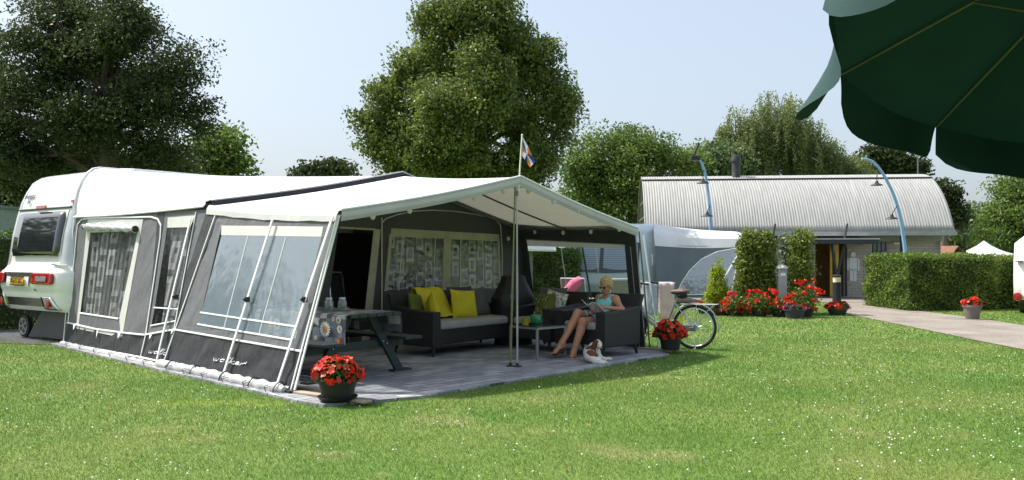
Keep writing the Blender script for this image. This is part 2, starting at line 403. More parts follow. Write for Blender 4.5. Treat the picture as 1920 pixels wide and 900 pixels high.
bm_, n, p, g, L = posmat('grass_blade', .6); c = lawn_colour(n, L, g)
at = n.nodes.new('ShaderNodeAttribute'); at.attribute_name = 'tint'
mr = n.nodes.new('ShaderNodeMapRange'); mr.inputs[3].default_value = .7; mr.inputs[4].default_value = 1.35; L(at.outputs['Fac'], mr.inputs[0])
vm = n.nodes.new('ShaderNodeVectorMath'); vm.operation = 'SCALE'; L(c, vm.inputs[0]); L(mr.outputs[0], vm.inputs['Scale']); L(vm.outputs[0], p.inputs['Base Color'])
t_ = n.nodes.new('ShaderNodeBsdfTranslucent'); L(vm.outputs[0], t_.inputs[0]); ms = n.nodes.new('ShaderNodeMixShader'); ms.inputs[0].default_value = .35
L(p.outputs[0], ms.inputs[1]); L(t_.outputs[0], ms.inputs[2]); L(ms.outputs[0], n.nodes['Material Output'].inputs[0])

m = MB(); N_ = 24
m.grid([[(x, y, 0) for x in np.linspace(-600, 600, N_)] for y in np.linspace(-40, 1100, N_)])
tag(m.build('lawn', gm), kind='structure')

# paved path to the wash house
PATH = [gp(1530, 559), gp(1560, 571), gp(1592, 590), gp(1660, 604), gp(1740, 620), gp(1820, 637), gp(1916, 656), gp(2300, 740),
        gp(2300, 660), gp(1920, 611), gp(1850, 600), gp(1790, 592), gp(1718, 583), gp(1660, 575), gp(1632, 566), gp(1632, 559)]
pm, n, p, g, L = posmat('path_aggregate')
q = n.nodes.new('ShaderNodeTexNoise'); q.inputs['Scale'].default_value = 30; q.inputs['Detail'].default_value = 6; L(g.outputs['Position'], q.inputs['Vector'])
q2 = n.nodes.new('ShaderNodeTexNoise'); q2.inputs['Scale'].default_value = 1.2; q2.inputs['Detail'].default_value = 4; L(g.outputs['Position'], q2.inputs['Vector'])
ad = n.nodes.new('ShaderNodeMath'); ad.operation = 'ADD'; L(q.outputs[0], ad.inputs[0]); L(q2.outputs[0], ad.inputs[1])
r = n.nodes.new('ShaderNodeValToRGB'); e = r.color_ramp.elements; e[0].position = .35; e[0].color = (.16, .14, .12, 1); e[1].position = .68; e[1].color = (.34, .30, .26, 1)
hf = n.nodes.new('ShaderNodeMath'); hf.operation = 'MULTIPLY'; hf.inputs[1].default_value = .5; L(ad.outputs[0], hf.inputs[0]); L(hf.outputs[0], r.inputs[0]); L(r.outputs[0], p.inputs['Base Color'])
m = MB(); m.poly([Vector((v.x, v.y, .012)) for v in PATH]); tag(m.build('path', pm), kind='structure')
# terrace in front of the wash house
m = MB(); m.poly([(4.2, 26.6, .008), (16.5, 26.6, .008), (16.5, 30.7, .008), (4.2, 30.7, .008)]); tag(m.build('pavement', pm), kind='structure')

# key corners of the big awning (metres)
L0, B0, A0, R0, Q0 = Vector((-2.32, 8.92, 0)), Vector((-4.50, 11.06, 0)), Vector((-7.30, 13.98, 0)), Vector((2.02, 13.2, 0)), Vector((.30, 15.6, 0))
LT, BT, AT, RT, QT = pt(636, 400, 9.08), pt(392, 392, 11.4), pt(141, 402, 14.05), pt(1192, 431, 12.75), pt(978, 431, 15.55)
PF, PB = pt(972, 332, 10.96), pt(750, 330, 13.55)          # ridge, front and back
UV_ = Vector((.712, .702, 0)); VV = Vector((-.70, .71, 0))  # along the open front, and back towards the caravan
PATIO = [gp(556, 756), gp(606, 764), gp(780, 749), gp(1255, 668), Vector((2.0, 14.0, 0)), Vector((.8, 16.3, 0)), Vector((-3.0, 19.5, 0)), A0 + Vector((-.2, -.1, 0)), B0 + Vector((-.16, -.12, 0)), L0 + Vector((-.2, -.1, 0))]
tm, n, p, g, L = posmat('paving_slabs', .8)
mp = n.nodes.new('ShaderNodeMapping'); mp.inputs['Rotation'].default_value = (0, 0, R(-46)); L(g.outputs['Position'], mp.inputs['Vector'])
bk = n.nodes.new('ShaderNodeTexBrick'); bk.inputs['Scale'].default_value = 1.; bk.inputs['Brick Width'].default_value = .3; bk.inputs['Row Height'].default_value = .15
bk.inputs['Mortar Size'].default_value = .006; bk.inputs['Bias'].default_value = -.1
bk.inputs['Color1'].default_value = (.21, .22, .24, 1); bk.inputs['Color2'].default_value = (.40, .40, .415, 1); bk.inputs['Mortar'].default_value = (.07, .075, .085, 1)
L(mp.outputs[0], bk.inputs['Vector'])
q = n.nodes.new('ShaderNodeTexNoise'); q.inputs['Scale'].default_value = 3; q.inputs['Detail'].default_value = 5; L(g.outputs['Position'], q.inputs['Vector'])
mr = n.nodes.new('ShaderNodeMapRange'); mr.inputs[3].default_value = .7; mr.inputs[4].default_value = 1.3; L(q.outputs[0], mr.inputs[0])
vm = n.nodes.new('ShaderNodeVectorMath'); vm.operation = 'SCALE'; L(bk.outputs[0], vm.inputs[0]); L(mr.outputs[0], vm.inputs['Scale']); L(vm.outputs[0], p.inputs['Base Color'])
bp = n.nodes.new('ShaderNodeBump'); bp.inputs['Strength'].default_value = .4; bp.inputs['Distance'].default_value = .01; bp.invert = True; L(bk.outputs['Fac'], bp.inputs['Height']); L(bp.outputs[0], p.inputs['Normal'])
m = MB(); top = [Vector((v.x, v.y, .03)) for v in PATIO]; bot = [Vector((v.x, v.y, -.01)) for v in PATIO]
m.poly(top)
for i in range(len(top)): j = (i + 1) % len(top); m.poly([bot[i], bot[j], top[j], top[i]])
tag(m.build('patio', tm), kind='structure')

# ---------------------------------------------------------------- lawn grass and clover
def inside(P, poly):
    x, y = P[:, 0], P[:, 1]; r = np.zeros(len(P), bool); k = len(poly)
    for i in range(k):
        a, b = poly[i], poly[(i + 1) % k]
        c = ((a[1] > y) != (b[1] > y)) & (x < (b[0] - a[0]) * (y - a[1]) / ((b[1] - a[1]) if abs(b[1] - a[1]) > 1e-9 else 1e-9) + a[0]); r ^= c
    return r
TERR = [(4.2, 26.6), (16.5, 26.6), (16.5, 34), (4.2, 34)]
def spread(y0, y1, dens, side=.68):
    a = side * (y0 + y1) * (y1 - y0); k = int(a * dens); y = rng.uniform(y0, y1, k * 2); keep = rng.uniform(0, 1, k * 2) < y / y1; y = y[keep][:k]
    x = rng.uniform(-1, 1, len(y)) * y * side; P = np.stack([x, y], 1)
    cor = [(-7.6, 13.6), (-9.4, 15.4), (-14, 19), (-11, 20)]
    ok = ~inside(P, [v[:2] for v in PATH]) & ~inside(P, [v[:2] for v in PATIO]) & ~inside(P, TERR) & ~inside(P, cor); return P[ok]
VV_, TT_ = [], []
for y0, y1, dens, hgt, wd in ((4.6, 7, 6500, .024, .0036), (7, 10, 3600, .027, .0052), (10, 15, 1500, .03, .008), (15, 24, 450, .034, .015), (24, 34, 120, .04, .026)):
    P = spread(y0, y1, dens); k = len(P); a = rng.uniform(0, 6.283, k); ln = rng.normal(size=(k, 2)) * hgt * .55; h_ = hgt * rng.uniform(.5, 1.25, k)
    wv = np.stack([np.cos(a), np.sin(a)], 1) * wd * .5; z0 = np.zeros((k, 1))
    b0 = np.concatenate([P - wv, z0], 1); b1 = np.concatenate([P + wv, z0], 1); tp = np.concatenate([P + ln, h_[:, None]], 1)
    VV_.append(np.stack([b0, b1, tp], 1).reshape(-1, 3)); TT_.append(rng.uniform(0, 1, k))
V = np.concatenate(VV_); T_ = np.concatenate(TT_)
tag(npmesh('grass', V, np.arange(len(V)).reshape(-1, 3), bm_, tint=T_), 'short mown lawn grass with dry yellowish patches', 'grass', kind='stuff')
# clover heads
CL = []
for cx, cy, s, k in ((4.3, 7.2, 1.0, 190), (3.9, 5.9, .9, 120), (-3.2, 6.2, 1.2, 110), (2.6, 9.5, 2., 90), (6.5, 11.5, 2.4, 260), (5.5, 15., 3., 260), (-4.5, 8.5, 1.2, 120), (-7, 12, 1.2, 60), (-1, 6.6, 1.6, 90), (0.6, 5.6, 1., 50), (2., 10.2, .8, 60), (9, 17, 2.5, 160), (12, 19.5, 1.5, 80), (4, 11, 4, 200)):
    CL.append(np.stack([rng.normal(cx, s, k), rng.normal(cy, s * .8, k)], 1))
CL = np.concatenate(CL); CL = CL[(CL[:, 1] > 4.8) & ~inside(CL, [v[:2] for v in PATH]) & ~inside(CL, [v[:2] for v in PATIO])]
CL = CL[~((CL[:, 0] < -1.5) & (CL[:, 1] > 8.6 - (CL[:, 0] + 2.3)))]
k = len(CL); rr = rng.uniform(.004, .0105, k); th = np.array([[0, 0, 1], [1, 0, .1], [.3, .95, .1], [-.8, .6, .1], [-.8, -.6, .1], [.3, -.95, .1], [0, 0, -.6]])
V = np.concatenate([CL, rng.uniform(.022, .042, (k, 1))], 1)[:, None, :] + th[None] * rr[:, None, None]
fc = np.array([[0, i, i % 5 + 1] for i in range(1, 6)] + [[6, i % 5 + 1, i] for i in range(1, 6)])
tag(npmesh('clover_flowers', V.reshape(-1, 3), (fc[None] + 7 * np.arange(k)[:, None, None]).reshape(-1, 3), M('clover_white', (.78, .76, .68), .8, var=.2), smooth=True), 'tiny white clover heads scattered over the lawn', 'clover', kind='stuff')
# fallen leaves
m = MB()
for _ in range(26):
    x, y = random.uniform(-4, 4), random.uniform(5.5, 9); m.mi = 0
    if inside(np.array([[x, y]]), [v[:2] for v in PATIO])[0]: continue
    a = random.uniform(0, 6.28); s = random.uniform(.012, .022); c, d = math.cos(a) * s, math.sin(a) * s
    m.poly([(x - c, y - d, .045), (x + d * .6, y - c * .6, .05), (x + c, y + d, .042), (x - d * .6, y + c * .6, .052)])
tag(m.build('fallen_leaves', M('dry_leaf', (.36, .17, .06), .8, var=.4)), 'small brown dry leaves lying on the grass', 'leaves', kind='stuff')

# ================================================================ WASH HOUSE (barrel roof)
G = {k: M(k, *a, **b) for k, a, b in (
    ('steel_dark', ((.035, .04, .045), .5), dict(metal=.2)), ('steel_grey', ((.16, .17, .18), .5), dict(metal=.3)),
    ('white_paint', ((.78, .79, .8), .35), dict(var=.03)), ('alu', ((.62, .64, .66), .35), dict(metal=.85, var=.05)),
    ('black_plastic', ((.016, .016, .018), .55), dict(var=.2)), ('chrome', ((.75, .76, .78), .12), dict(metal=1, var=.02)))}
BX, BY, BL_, BR_ = 4.66, 30.0, 10.40, R(-6)
wh = thing('wash_house', 'low pale brick building with curved corrugated silver roof', 'building', (BX, BY, 0), BR_)
T0 = R(33); ARC = [(3.1 * (math.cos(T0) - math.cos(t)) / math.cos(T0), 2.33 + 2.14 * (math.sin(t) - math.sin(T0)) / (1 - math.sin(T0))) for t in np.linspace(T0, math.pi - T0, 41)]
roofm, n, p, out = nodes_of('corrugated_metal'); L = n.links.new
p.inputs['Metallic'].default_value = .0; p.inputs['Roughness'].default_value = .55
tc = n.nodes.new('ShaderNodeTexCoord'); mp = n.nodes.new('ShaderNodeMapping'); mp.inputs['Scale'].default_value = (9, .7, .7); L(tc.outputs['Object'], mp.inputs[0])
q = n.nodes.new('ShaderNodeTexNoise'); q.inputs['Scale'].default_value = 2; q.inputs['Detail'].default_value = 5; L(mp.outputs[0], q.inputs['Vector'])
r = n.nodes.new('ShaderNodeValToRGB'); e = r.color_ramp.elements; e[0].position = .3; e[0].color = (.27, .27, .26, 1); e[1].position = .7; e[1].color = (.38, .38, .365, 1)
L(q.outputs[0], r.inputs[0]); L(r.outputs[0], p.inputs['Base Color'])
def corr(mb, i0, i1, lift=0.):
    nx = 112 * 6; rows = []
    for k in range(i0, i1 + 1):
        y, z = ARC[k]; y0, z0 = ARC[max(k - 1, 0)]; y1, z1 = ARC[min(k + 1, 40)]; nn = Vector((0, -(z1 - z0), (y1 - y0))).normalized()
        rows.append([Vector((BL_ * j / nx, y, z)) + nn * (.007 * math.sin(2 * math.pi * 112 * j / nx) + lift) for j in range(nx + 1)])
    mb.grid(rows)
m = MB(); corr(m, 0, 14); corr(m, 14, 26, .03); corr(m, 26, 40)
m.build('roof', roofm, wh, smooth=True, solid=.006)
m = MB(); m.beam((0, ARC[14][0] - .02, ARC[14][1] + .03), (BL_, ARC[14][0] - .02, ARC[14][1] + .03), .03, .05); m.build('roof_seam', G['steel_dark'], wh)
m = MB(); m.box((BL_ / 2, -.03, 2.21), (BL_ + .1, .14, .13)); m.box((BL_ / 2, -.02, 2.3), (BL_ + .04, .06, .03)); m.build('gutter', M('gutter_grey', (.33, .34, .34), .4, metal=.5), wh, bevel=.01)
m = MB(); m.box((BL_ / 2, .35, 2.16), (BL_ - .2, .6, .03)); m.build('soffit', M('soffit_grey', (.2, .2, .2), .8), wh)
# arch rims at both ends and recessed gable walls
for nm, x0, col in (('gable', .45, 0), ('gable', BL_ - .45, 1)):
    m = MB(); m.poly([(x0, y, z - .06) for y, z in ARC]); m.build('gable', M('gable_boards', (.12, .11, .1), .8, bump=.3, bs=8, scale=(1, 6, .3)), wh, solid=.05)
for x0 in (.03, BL_ - .03): m = MB(); m.tube([(x0, y, z - .03) for y, z in ARC], .025, 6); m.build('rim', G['steel_grey'], wh)
for z in (2.9, 3.5): m = MB(); m.box((.3, 3.1, z), (.5, 5.2 if z < 3 else 3.6, .05)); m.build('gable_rail', G['steel_grey'], wh)
brick, n, p, out = nodes_of('pale_block'); L = n.links.new
tc = n.nodes.new('ShaderNodeTexCoord'); sp = n.nodes.new('ShaderNodeSeparateXYZ'); cb = n.nodes.new('ShaderNodeCombineXYZ')
L(tc.outputs['Object'], sp.inputs[0]); ad = n.nodes.new('ShaderNodeMath'); ad.operation = 'ADD'; L(sp.outputs[0], ad.inputs[0]); L(sp.outputs[1], ad.inputs[1]); L(ad.outputs[0], cb.inputs[0]); L(sp.outputs[2], cb.inputs[1])
bk = n.nodes.new('ShaderNodeTexBrick'); bk.inputs['Scale'].default_value = 1; bk.inputs['Brick Width'].default_value = .39; bk.inputs['Row Height'].default_value = .1; bk.inputs['Mortar Size'].default_value = .008
bk.inputs['Color1'].default_value = (.42, .39, .34, 1); bk.inputs['Color2'].default_value = (.55, .51, .45, 1); bk.inputs['Mortar'].default_value = (.3, .28, .25, 1)
L(cb.outputs[0], bk.inputs['Vector']); L(bk.outputs[0], p.inputs['Base Color']); p.inputs['Roughness'].default_value = .9
bp = n.nodes.new('ShaderNodeBump'); bp.inputs['Strength'].default_value = .6; bp.invert = True; bp.inputs['Distance'].default_value = .02; L(bk.outputs['Fac'], bp.inputs['Height']); L(bp.outputs[0], p.inputs['Normal'])
WY = .75; m = MB()
for a, b, y in ((.5, 6.0, WY), (7.0, 7.93, WY), (8.5, 10.3, WY + .25)):
    m.box(((a + b) / 2, y + .12, .98), (b - a, .24, 1.96))
m.box((8.2, WY + .12, .13), (.55, .24, .26)); m.box((.62, 3.2, .98), (.24, 4.6, 1.96)); m.box((10.2, 3.3, .98), (.24, 4.6, 1.96))
m.build('wall', brick, wh)
m = MB(); m.box((5.4, WY + .16, 2.06), (9.8, .3, .2)); m.build('upper_band', M('band_grey', (.3, .3, .29), .8), wh)
win = MB()
for k in range(4): win.box((7.98 + k * .145, WY + .06, 1.1), (.02, .1, 1.72))
for k in range(10): win.box((8.2, WY + .06, .28 + k * .185), (.5, .09, .02))
wf = win.build('window', G['steel_grey'], wh)
m = MB(); m.box((8.2, WY + .1, 1.1), (.5, .04, 1.7)); m.build('glass_blocks', M('glass_block', (.16, .2, .24), .2, var=.3, vs=8), wf)
# door: orange lobby, yellow leaf standing open
m = MB(); m.box((5.98, WY + 1.0, 1.03), (.06, 1.7, 2.0)); m.box((6.5, WY + 1.9, 1.03), (1.2, .06, 2.0)); m.build('lobby_wall', M('lobby_orange', (.42, .22, .09), .6), wh)
m = MB(); m.box((7.04, WY + 1.0, 1.03), (.06, 1.7, 2.0)); m.box((6.5, WY + 1., 2.0), (1.2, 1.8, .05)); m.build('lobby_side', M('lobby_grey', (.25, .24, .22), .7), wh)
ln = M('door_yellow', (.72, .47, .05), .4)
d = MB(); d.box((6.66, WY + .05, 1.0), (.3, .05, 1.96)); dd = d.build('door', ln, wh, bevel=.008)
m = MB(); m.box((6.64, WY + .02, 1.15), (.1, .02, 1.5)); m.build('glazing', M('door_glass', (.05, .05, .03), .1), dd)
m = MB(); m.ball((6.75, WY - .01, .98), .025); m.build('handle', G['chrome'], dd)
m = MB(); m.tube([(6.85, WY - .05, 1.9), (7.0, WY - .05, 1.86), (7.04, WY - .05, 1.7), (7.04, WY - .05, .05)], .035, 8); m.build('downpipe', G['steel_dark'], wh, smooth=True)
# entrance canopy
m = MB(); m.box((6.35, -.1, 1.93), (2.6, 1.6, .14)); cn = m.build('entrance_canopy', G['steel_dark'], wh, bevel=.01)
m = MB(); m.box((6.35, -.1, 2.02), (2.66, 1.66, .035)); m.build('canopy_edge', M('canopy_top', (.5, .5, .5), .6), cn)
m = MB(); m.box((8.85, WY + .17, 1.9), (.3, .12, .07)); m.build('wall_lamp', G['white_paint'], wh, bevel=.02)
# slanting steel struts under the eaves
for x, x2 in ((8.65, 8.78), (10.72, 10.84), (4.55, 4.45), (1.6, 1.5)):
    m = MB(); m.tube([(x, -.02, 2.2), (x2, .3, 1.2), (x2 + .05, .35, 0)], .05, 8); m.build('strut', G['steel_dark'], wh)
m = MB(); m.lathe([(.19, 0), (.19, .05), (.16, .1), (.16, .72), (.2, .75), (.2, .86), (.17, .92), (.17, .96), (.1, .98), (.01, .98)], (3.52, 2.45, 4.25), 20); m.lathe([(.3, 0), (.3, .05), (.19, .12)], (3.52, 2.45, 4.28), 20)
m.build('chimney', M('flue_black', (.03, .032, .035), .5, var=.3), wh, smooth=True)
# white man pictogram
m = MB(); x0, y0 = 7.28, WY - .03; m.lathe([(.001, -.02), (.09, -.02), (.09, .02), (.001, .02)], (x0, y0, 1.5), 16, 'y')
m.box((x0, y0, 1.17), (.26, .03, .44)); m.box((x0 - .06, y0, .78), (.105, .03, .42)); m.box((x0 + .06, y0, .78), (.105, .03, .42)); m.box((x0 - .18, y0, 1.15), (.06, .03, .42)); m.box((x0 + .18, y0, 1.15), (.06, .03, .42))
tag(m.build('toilet_sign', G['white_paint']), 'white standing man pictogram on the pale brick wall', 'sign').matrix_world = Matrix.Translation((BX, BY, 0)) @ Matrix.Rotation(BR_, 4, 'Z')

# porch posts (slanted V masts)
def vmast(loc, label):
    t = thing('porch_mast', label, 'mast', loc, 0, 'slanting dark masts at the entrance canopy')
    m = MB(); m.tube([(0, 0, 0), (.02, 0, .8), (.35, 0, 2.55)], [.06, .055, .035], 8); m.build('pole', G['steel_dark'], t)
    m = MB(); m.tube([(0, 0, .75), (-.1, .02, 1.3), (-.18, .05, 1.9)], .045, 8); m.build('branch', G['steel_dark'], t)
    return t
vmast((11.05, 29.0, 0), 'black V shaped mast rising behind the bollard lamp')
t = vmast((8.6, 29.0, 0), 'black V shaped mast half hidden by the conifer shrubs')
t = thing('bollard_lamp', 'black bollard lamp with pale light band by the toilet door', 'bollard lamp', gp(1569, 568))
m = MB(); m.lathe([(.001, 0), (.13, 0), (.13, .64), (.001, .64)], n=20); m.build('post', G['black_plastic'], t, smooth=True)
m = MB(); m.lathe([(.118, .64), (.118, .8)], n=20); m.build('light_band', M('opal', (.75, .7, .45), .3, var=.05), t, smooth=True)
m = MB(); m.lathe([(.135, .8), (.135, .85), (.1, .87), (.001, .875)], n=20); m.build('cap', G['black_plastic'], t, smooth=True)

# blue curved lamp masts in front of the roof
def arcmast(label, base, pts, Yb, lamps, top):
    t = thing('blue_lamp_mast', label, 'lamp mast', base, 0, 'pale blue curved lamp masts before the curved roof')
    P = [Vector((base.x, base.y, 0))] + [pt(x, y, Yb - .03 * i) for i, (x, y) in enumerate(pts)]
    # smooth
    Q = []
    for i in range(len(P) - 1):
        p0, p1, p2, p3 = P[max(i - 1, 0)], P[i], P[i + 1], P[min(i + 2, len(P) - 1)]
        for k in range(6):
            s = k / 6; Q.append(.5 * ((2 * p1) + (p2 - p0) * s + (2 * p0 - 5 * p1 + 4 * p2 - p3) * s * s + (3 * p1 - p0 - 3 * p2 + p3) * s ** 3))
    Q.append(P[-1]); m = MB(); m.tube(Q, [.068 - .034 * i / len(Q) for i in range(len(Q))], 10); m.build('mast', M('sky_blue_paint', (.24, .44, .66), .4, var=.06), t, world=True, smooth=True)
    for (x, y, x2, y2) in lamps:
        a, b = pt(x2, y2, Yb - .1), pt(x, y, Yb - .25); m = MB(); m.tube([a, b + Vector((0, 0, .1))], .015, 6)
        m.build('hanger', G['steel_dark'], t, world=True)
        m = MB(); m.lathe([(.02, .12), (.05, .08), (.06, .03), (.19, -.03), (.2, -.05), (.02, -.02)], b, 14); m.build('lamp_shade', G['black_plastic'], t, world=True, smooth=True)
    if top:
        a = pt(*top, Yb - .2); m = MB(); m.box(a, (.3, .3, .14)); m.beam(a + Vector((-.05, 0, .1)), a + Vector((.13, 0, .5)), .2, .06); m.build('floodlight', G['black_plastic'], t, world=True, bevel=.02)
b = gp(1336, 566.); b = Vector(((1336 - CX) / F * 28.2, 28.2, 0))
arcmast('blue curved lamp mast beside the black chimney flue', b, [(1333, 432), (1330, 385), (1325, 340), (1318, 312), (1308, 293)], 28.2, [(1318, 341, 1319, 318), (1326, 403, 1331, 386)], (1303, 297))
b = Vector(((1704 - CX) / F * 28.2, 28.2, 0))
arcmast('blue curved lamp mast rising behind the clipped hedge', b, [(1698, 478), (1688, 410), (1674, 362), (1655, 325), (1636, 303), (1616, 297)], 28.2, [(1644, 345, 1645, 312), (1672, 408, 1682, 386)], None)

# ================================================================ HEDGES
HL = leafmat('hedge_leaf', (.05, .10, .015), (.18, .27, .04), (.32, .40, .08), .35)
HD = leafmat('hedge_leaf_dark', (.03, .065, .012), (.09, .16, .028), None, .3)
def hedge(name, label, pts, h, n, leaf, mat, thick=1.):
    """pts: ground outline (closed, ccw or cw); clipped block with leafy skin"""
    c = Vector(np.mean([tuple(p) for p in pts], 0)); t = thing(name, label, 'hedge', (c.x, c.y, 0))
    m = MB(); k = len(pts); inn = [(c + (Vector(p) - c) * (1 - .12 / max((Vector(p) - c).length, .3))) - Vector((c.x, c.y, 0)) for p in pts]
    lo = [Vector((p.x, p.y, 0)) for p in inn]; hi = [Vector((p.x, p.y, h - .1)) for p in inn]; m.poly(hi)
    for i in range(k): j = (i + 1) % k; m.poly([lo[i], lo[j], hi[j], hi[i]])
    m.build('twigs', M('hedge_core', (.02, .03, .01), .95), t)
    seg = [(pts[i], pts[(i + 1) % k]) for i in range(k)]; ln = np.array([(Vector(b) - Vector(a)).length * h for a, b in seg])
    x = [p[0] for p in pts]; y = [p[1] for p in pts]; at_ = .5 * abs(sum(x[i] * y[(i + 1) % k] - x[(i + 1) % k] * y[i] for i in range(k)))
    w_ = np.append(ln, at_ * 1.); w_ /= w_.sum(); P = []
    for i in range(k):
        q = int(n * w_[i]); u = rng.uniform(0, 1, q)[:, None]; a, b = np.array(seg[i][0])[None], np.array(seg[i][1])[None]
        X = a + (b - a) * u; X[:, 2] = rng.uniform(.02, h, q); P.append(X)
    q = int(n * w_[-1]); X = np.stack([rng.uniform(min(x), max(x), q * 3), rng.uniform(min(y), max(y), q * 3), np.full(q * 3, h)], 1); X = X[inside(X, [v[:2] for v in pts])][:q]; P.append(X)
    P = np.concatenate(P); wob = np.sin(P[:, 0] * 5.1 + P[:, 2] * 3) * np.cos(P[:, 1] * 4.3 + P[:, 2] * 6.) * .055
    P = P - np.array([c.x, c.y, 0])[None]; dd = P.copy(); dd[:, 2] = 0; dd /= np.maximum(np.linalg.norm(dd, axis=1), .1)[:, None]
    P += dd * (wob + rng.normal(0, .045, len(P)))[:, None]; P[:, 2] += np.where(P[:, 2] > h - .02, wob + rng.normal(0, .035, len(P)), 0)
    V, Fc = leaves(P, leaf, up=.2); npmesh('foliage', V, Fc, mat, t, tint=np.clip(.35 + wob * 5 + rng.uniform(-.3, .5, len(P)), 0, 1)); return t
hc = Vector((10.35, 22.3, 0))
hedge('hedge', 'clipped leafy hedge with its sunlit end beside the path', [(10.40, 22.4, 0), (13.0, 22.9, 0), (13.0, 24.9, 0), (10.3, 24.9, 0)], 1.43, 34000, .062, HL)
hedge('hedge', 'shaded clipped hedge section beside the white caravan end', [(13.02, 23.2, 0), (15.2, 23.6, 0), (15.2, 25.0, 0), (13.02, 25.0, 0)], 1.37, 14000, .08, HL)
hedge('hedge', 'tall dark hedge seen through the awning window', [(.4, 25.5, 0), (2.0, 25.5, 0), (2.0, 26.6, 0), (.4, 26.6, 0)], 1.62, 9000, .085, HL)
hedge('hedge', 'dense hedge standing past the caravan rear', [(-12.2, 15.8, 0), (-9.55, 16.9, 0), (-9.9, 17.9, 0), (-12.6, 16.8, 0)], 1.88, 11000, .07, HD)
# ================================================================ TREES
OAK = leafmat('oak_leaf', (.022, .042, .012), (.075, .105, .03), None, .35)
MAPLE = leafmat('maple_leaf', (.045, .085, .014), (.21, .27, .06), (.27, .32, .10), .38, .45)
LIGHT = leafmat('light_leaf', (.055, .11, .02), (.19, .27, .06), (.24, .31, .08), .42)
BIRCH = leafmat('birch_leaf', (.09, .13, .04), (.26, .31, .11), (.30, .34, .14), .45)
FARL = leafmat('far_leaf', (.09, .14, .06), (.20, .27, .11), None, .4)
tree('oak_tree', 'huge dark open-crowned oak rising behind the caravan', [(185, 100, 140, 100, 34), (70, 130, 80, 80, 33), (305, 165, 75, 75, 33), (200, 35, 110, 60, 34), (45, 240, 85, 75, 34), (180, 230, 110, 70, 33), (325, 225, 62, 45, 33), (110, 20, 70, 60, 34), (20, 310, 55, 30, 33), (290, 285, 85, 40, 33), (-60, 180, 90, 120, 35), (130, 300, 90, 30, 34), (355, 130, 25, 25, 33), (380, 205, 20, 18, 33), (345, 95, 40, 36, 33.5), (250, 45, 50, 40, 33), (385, 245, 20, 16, 33)],
     (-16.2, 34.3, 0), 118000, .145, .85, OAK, .38, shell=(.3, 1.05), per=120, limbs=90, flat=.6, gap=.17, subl=8)
tree('oak_tree', 'lower broad dark oak filling in beneath the huge oak', [(60, 330, 110, 50, 40), (200, 320, 120, 45, 40), (310, 320, 70, 40, 40)], (-19, 40.5, 0), 16000, .22, 1., OAK, .35, shell=(.3, 1.), per=80, limbs=20)
tree('small_tree', 'small round fresh green tree under the oak edge', [(418, 275, 38, 32, 46), (405, 310, 60, 28, 46), (385, 300, 35, 30, 46), (445, 315, 28, 18, 46)], (-15.8, 46.3, 0), 9000, .26, 1., LIGHT, .25, shell=(.3, 1.))
tree('small_tree', 'distant low tree peeking over the white awning roof', [(610, 322, 45, 16, 70), (575, 333, 30, 10, 70), (645, 320, 25, 16, 70)], (-15, 70, 0), 3000, .4, 1., OAK, .3, shell=(.3, 1.), limbs=4)
tree('maple_tree', 'tall dense tree standing centrally behind the awning ridge', [(880, 70, 105, 80, 28), (800, 120, 60, 65, 27.5), (960, 115, 75, 80, 28), (735, 195, 60, 48, 28), (860, 210, 115, 80, 26.5), (1005, 190, 68, 70, 28), (722, 268, 42, 48, 28), (850, 295, 120, 50, 27), (1000, 285, 75, 50, 28), (1050, 215, 42, 28, 28), (905, 15, 70, 50, 28), (695, 225, 28, 26, 28), (1020, 120, 30, 45, 28), (900, 150, 60, 70, 26), (770, 290, 75, 50, 28), (830, 40, 45, 35, 27.5), (790, 320, 80, 30, 28), (950, 325, 90, 30, 28), (870, 330, 90, 25, 27.5)],
     (-.9, 28.3, 0), 155000, .125, .5, MAPLE, .33, shell=(.45, 1.06), per=110, limbs=40, gap=.10, up=.5, subl=9)
tree('bushy_tree', 'broad feathery green tree between awning and wash house', [(1125, 290, 55, 50, 40), (1185, 320, 75, 75, 40), (1110, 370, 60, 60, 40), (1240, 330, 55, 60, 40), (1180, 270, 45, 30, 40), (1100, 320, 40, 60, 40), (1230, 275, 35, 22, 39), (1275, 285, 32, 14, 39), (1290, 310, 35, 30, 40), (1160, 400, 90, 50, 40)],
     (5.5, 40.3, 0), 60000, .15, .6, LIGHT, .3, shell=(.5, 1.15), limbs=30, per=80, gap=.2)
tree('bushy_tree', 'rounded yellow green tree directly behind the roof crest', [(1330, 300, 45, 28, 44), (1370, 305, 40, 28, 44), (1340, 325, 60, 20, 44)], (10.3, 44.2, 0), 9000, .22, .8, FARL, .25, shell=(.4, 1.), limbs=6)
